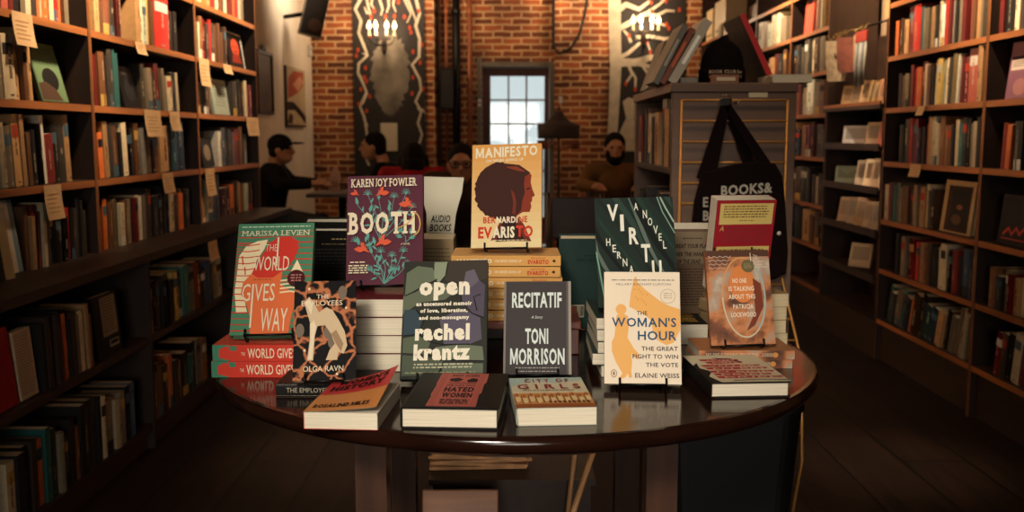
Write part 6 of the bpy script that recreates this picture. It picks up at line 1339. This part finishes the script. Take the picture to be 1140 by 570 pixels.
mb.add([(x, y, z) for P, z in ((P2, .492), (P2, .512), (P3, .516), (P3, .5005)) for x, y in P], [(a * n + k, a * n + (k + 1) % n, ((a + 1) % 4) * n + (k + 1) % n, ((a + 1) % 4) * n + k) for a in range(4) for k in range(n)]); mb.build('rim', mat('black_plastic', (14, 13, 13), .45), r)

# ================================================================== LIGHT, CAMERA
def light(kind, loc, energy, col, size=.3, target=None, angle=60, blend=1.0, name='lamp_light'):
    l = bpy.data.lights.new(name, kind); l.energy = energy; l.color = col
    if kind == 'SPOT': l.spot_size = radians(angle); l.spot_blend = blend; l.shadow_soft_size = size
    elif kind == 'AREA': l.size = size
    else: l.shadow_soft_size = size
    o = bpy.data.objects.new(name, l); COL.objects.link(o); o.location = loc
    if target is not None: o.rotation_euler = (Vector(target) - Vector(loc)).to_track_quat('-Z', 'Y').to_euler()
    return o
WARM, TUNG, NEUT = (1, .74, .48), (1, .72, .46), (1, .91, .77)
# ceiling track spots: one behind the viewer on the display table, others washing the bookcases and the aisle
light('SPOT', (-.5, -1.15, 2.25), 330, NEUT, .25, (.02, 1.85, .86), 25, .55, 'track_spot_table')
light('SPOT', (.05, 1.7, 3.2), 45, NEUT, .15, (.03, 2.05, .9), 25, .6, 'track_spot_above')
for y, e in ((3.5, 620), (4.9, 500), (6.0, 240)):
    light('SPOT', (-.72, y, 3.2), e * 2.9, WARM, .10, (-1.55, y + .1, 2.66), 82, 1, 'track_spot_left')
for y, e in ((3.9, 560), (5.3, 480), (6.9, 420)):
    light('SPOT', (1.12, y, 3.2), e * 2.3, WARM, .10, (1.95, y + .1, 2.68), 80, 1, 'track_spot_right')
light('SPOT', (.55, 2.2, 3.2), 60, WARM, .12, (.70, 3.3, 1.3), 60, 1, 'track_spot_cabinet')
light('SPOT', (1.25, 3.4, 3.2), 200, TUNG, .12, (1.40, 3.55, 0), 18, 1, 'track_spot_aisle')
light('SPOT', (-.7, 3.4, 3.2), 130, TUNG, .12, (-.72, 3.6, 0), 17, 1, 'track_spot_aisle')
for x, e in ((-1.3, 220), (-.2, 60), (1.0, 210)): light('SPOT', (x, 9.3, 3.2), e, TUNG, .15, (x, 10.6, 3.0), 82, 1, 'track_spot_brick')
light('SPOT', (-1.3, 9.0, 3.2), 210, (1, .80, .58), .15, (-2.1, 9.2, 2.9), 88, 1, 'track_spot_plaster')
light('SPOT', (.8, 6.6, 3.0), 9, TUNG, .15, (.75, 7.5, .95), 30, 1, 'cafe_fill_spot')  # weak added spot that brightens the bearded person, no fixture built
for S in (S1, S2): light('POINT', (S.x, YB - .32, S.z + .05), 15, TUNG, .05, name='sconce_light')
wd = bpy.data.worlds.new('daylight'); SC.world = wd; wd.use_nodes = True
wl = light('AREA', (0, -2.7, 1.35), 5.5, (1, .90, .78), 1.3, (0, 2.1, .30), name='front_fill_light'); wl.data.spread = radians(50)  # unseen fill added behind the viewer to brighten the space under the table
bg = wd.node_tree.nodes['Background']; bg.inputs['Color'].default_value = (.80, .85, .86, 1); bg.inputs['Strength'].default_value = 1.0
cam = bpy.data.cameras.new('camera'); cam.sensor_width = 36; cam.lens = 36 * FPX / 1140; cam.clip_end = 60
cam.dof.use_dof = True; cam.dof.focus_distance = 1.85; cam.dof.aperture_fstop = 5.0; cam.dof.aperture_blades = 7
co = bpy.data.objects.new('camera', cam); COL.objects.link(co); co.location = (0, 0, CZ); co.rotation_euler = (pi / 2 - TH, 0, 0); SC.camera = co
vs_ = SC.view_settings; vs_.view_transform = 'Standard'; vs_.look = 'None'; vs_.gamma = 1; vs_.exposure = 0; vs_.use_curve_mapping = False
SC.cycles.use_denoising = True; SC.cycles.max_bounces = 6; SC.cycles.diffuse_bounces = 1; SC.cycles.sample_clamp_indirect = 4
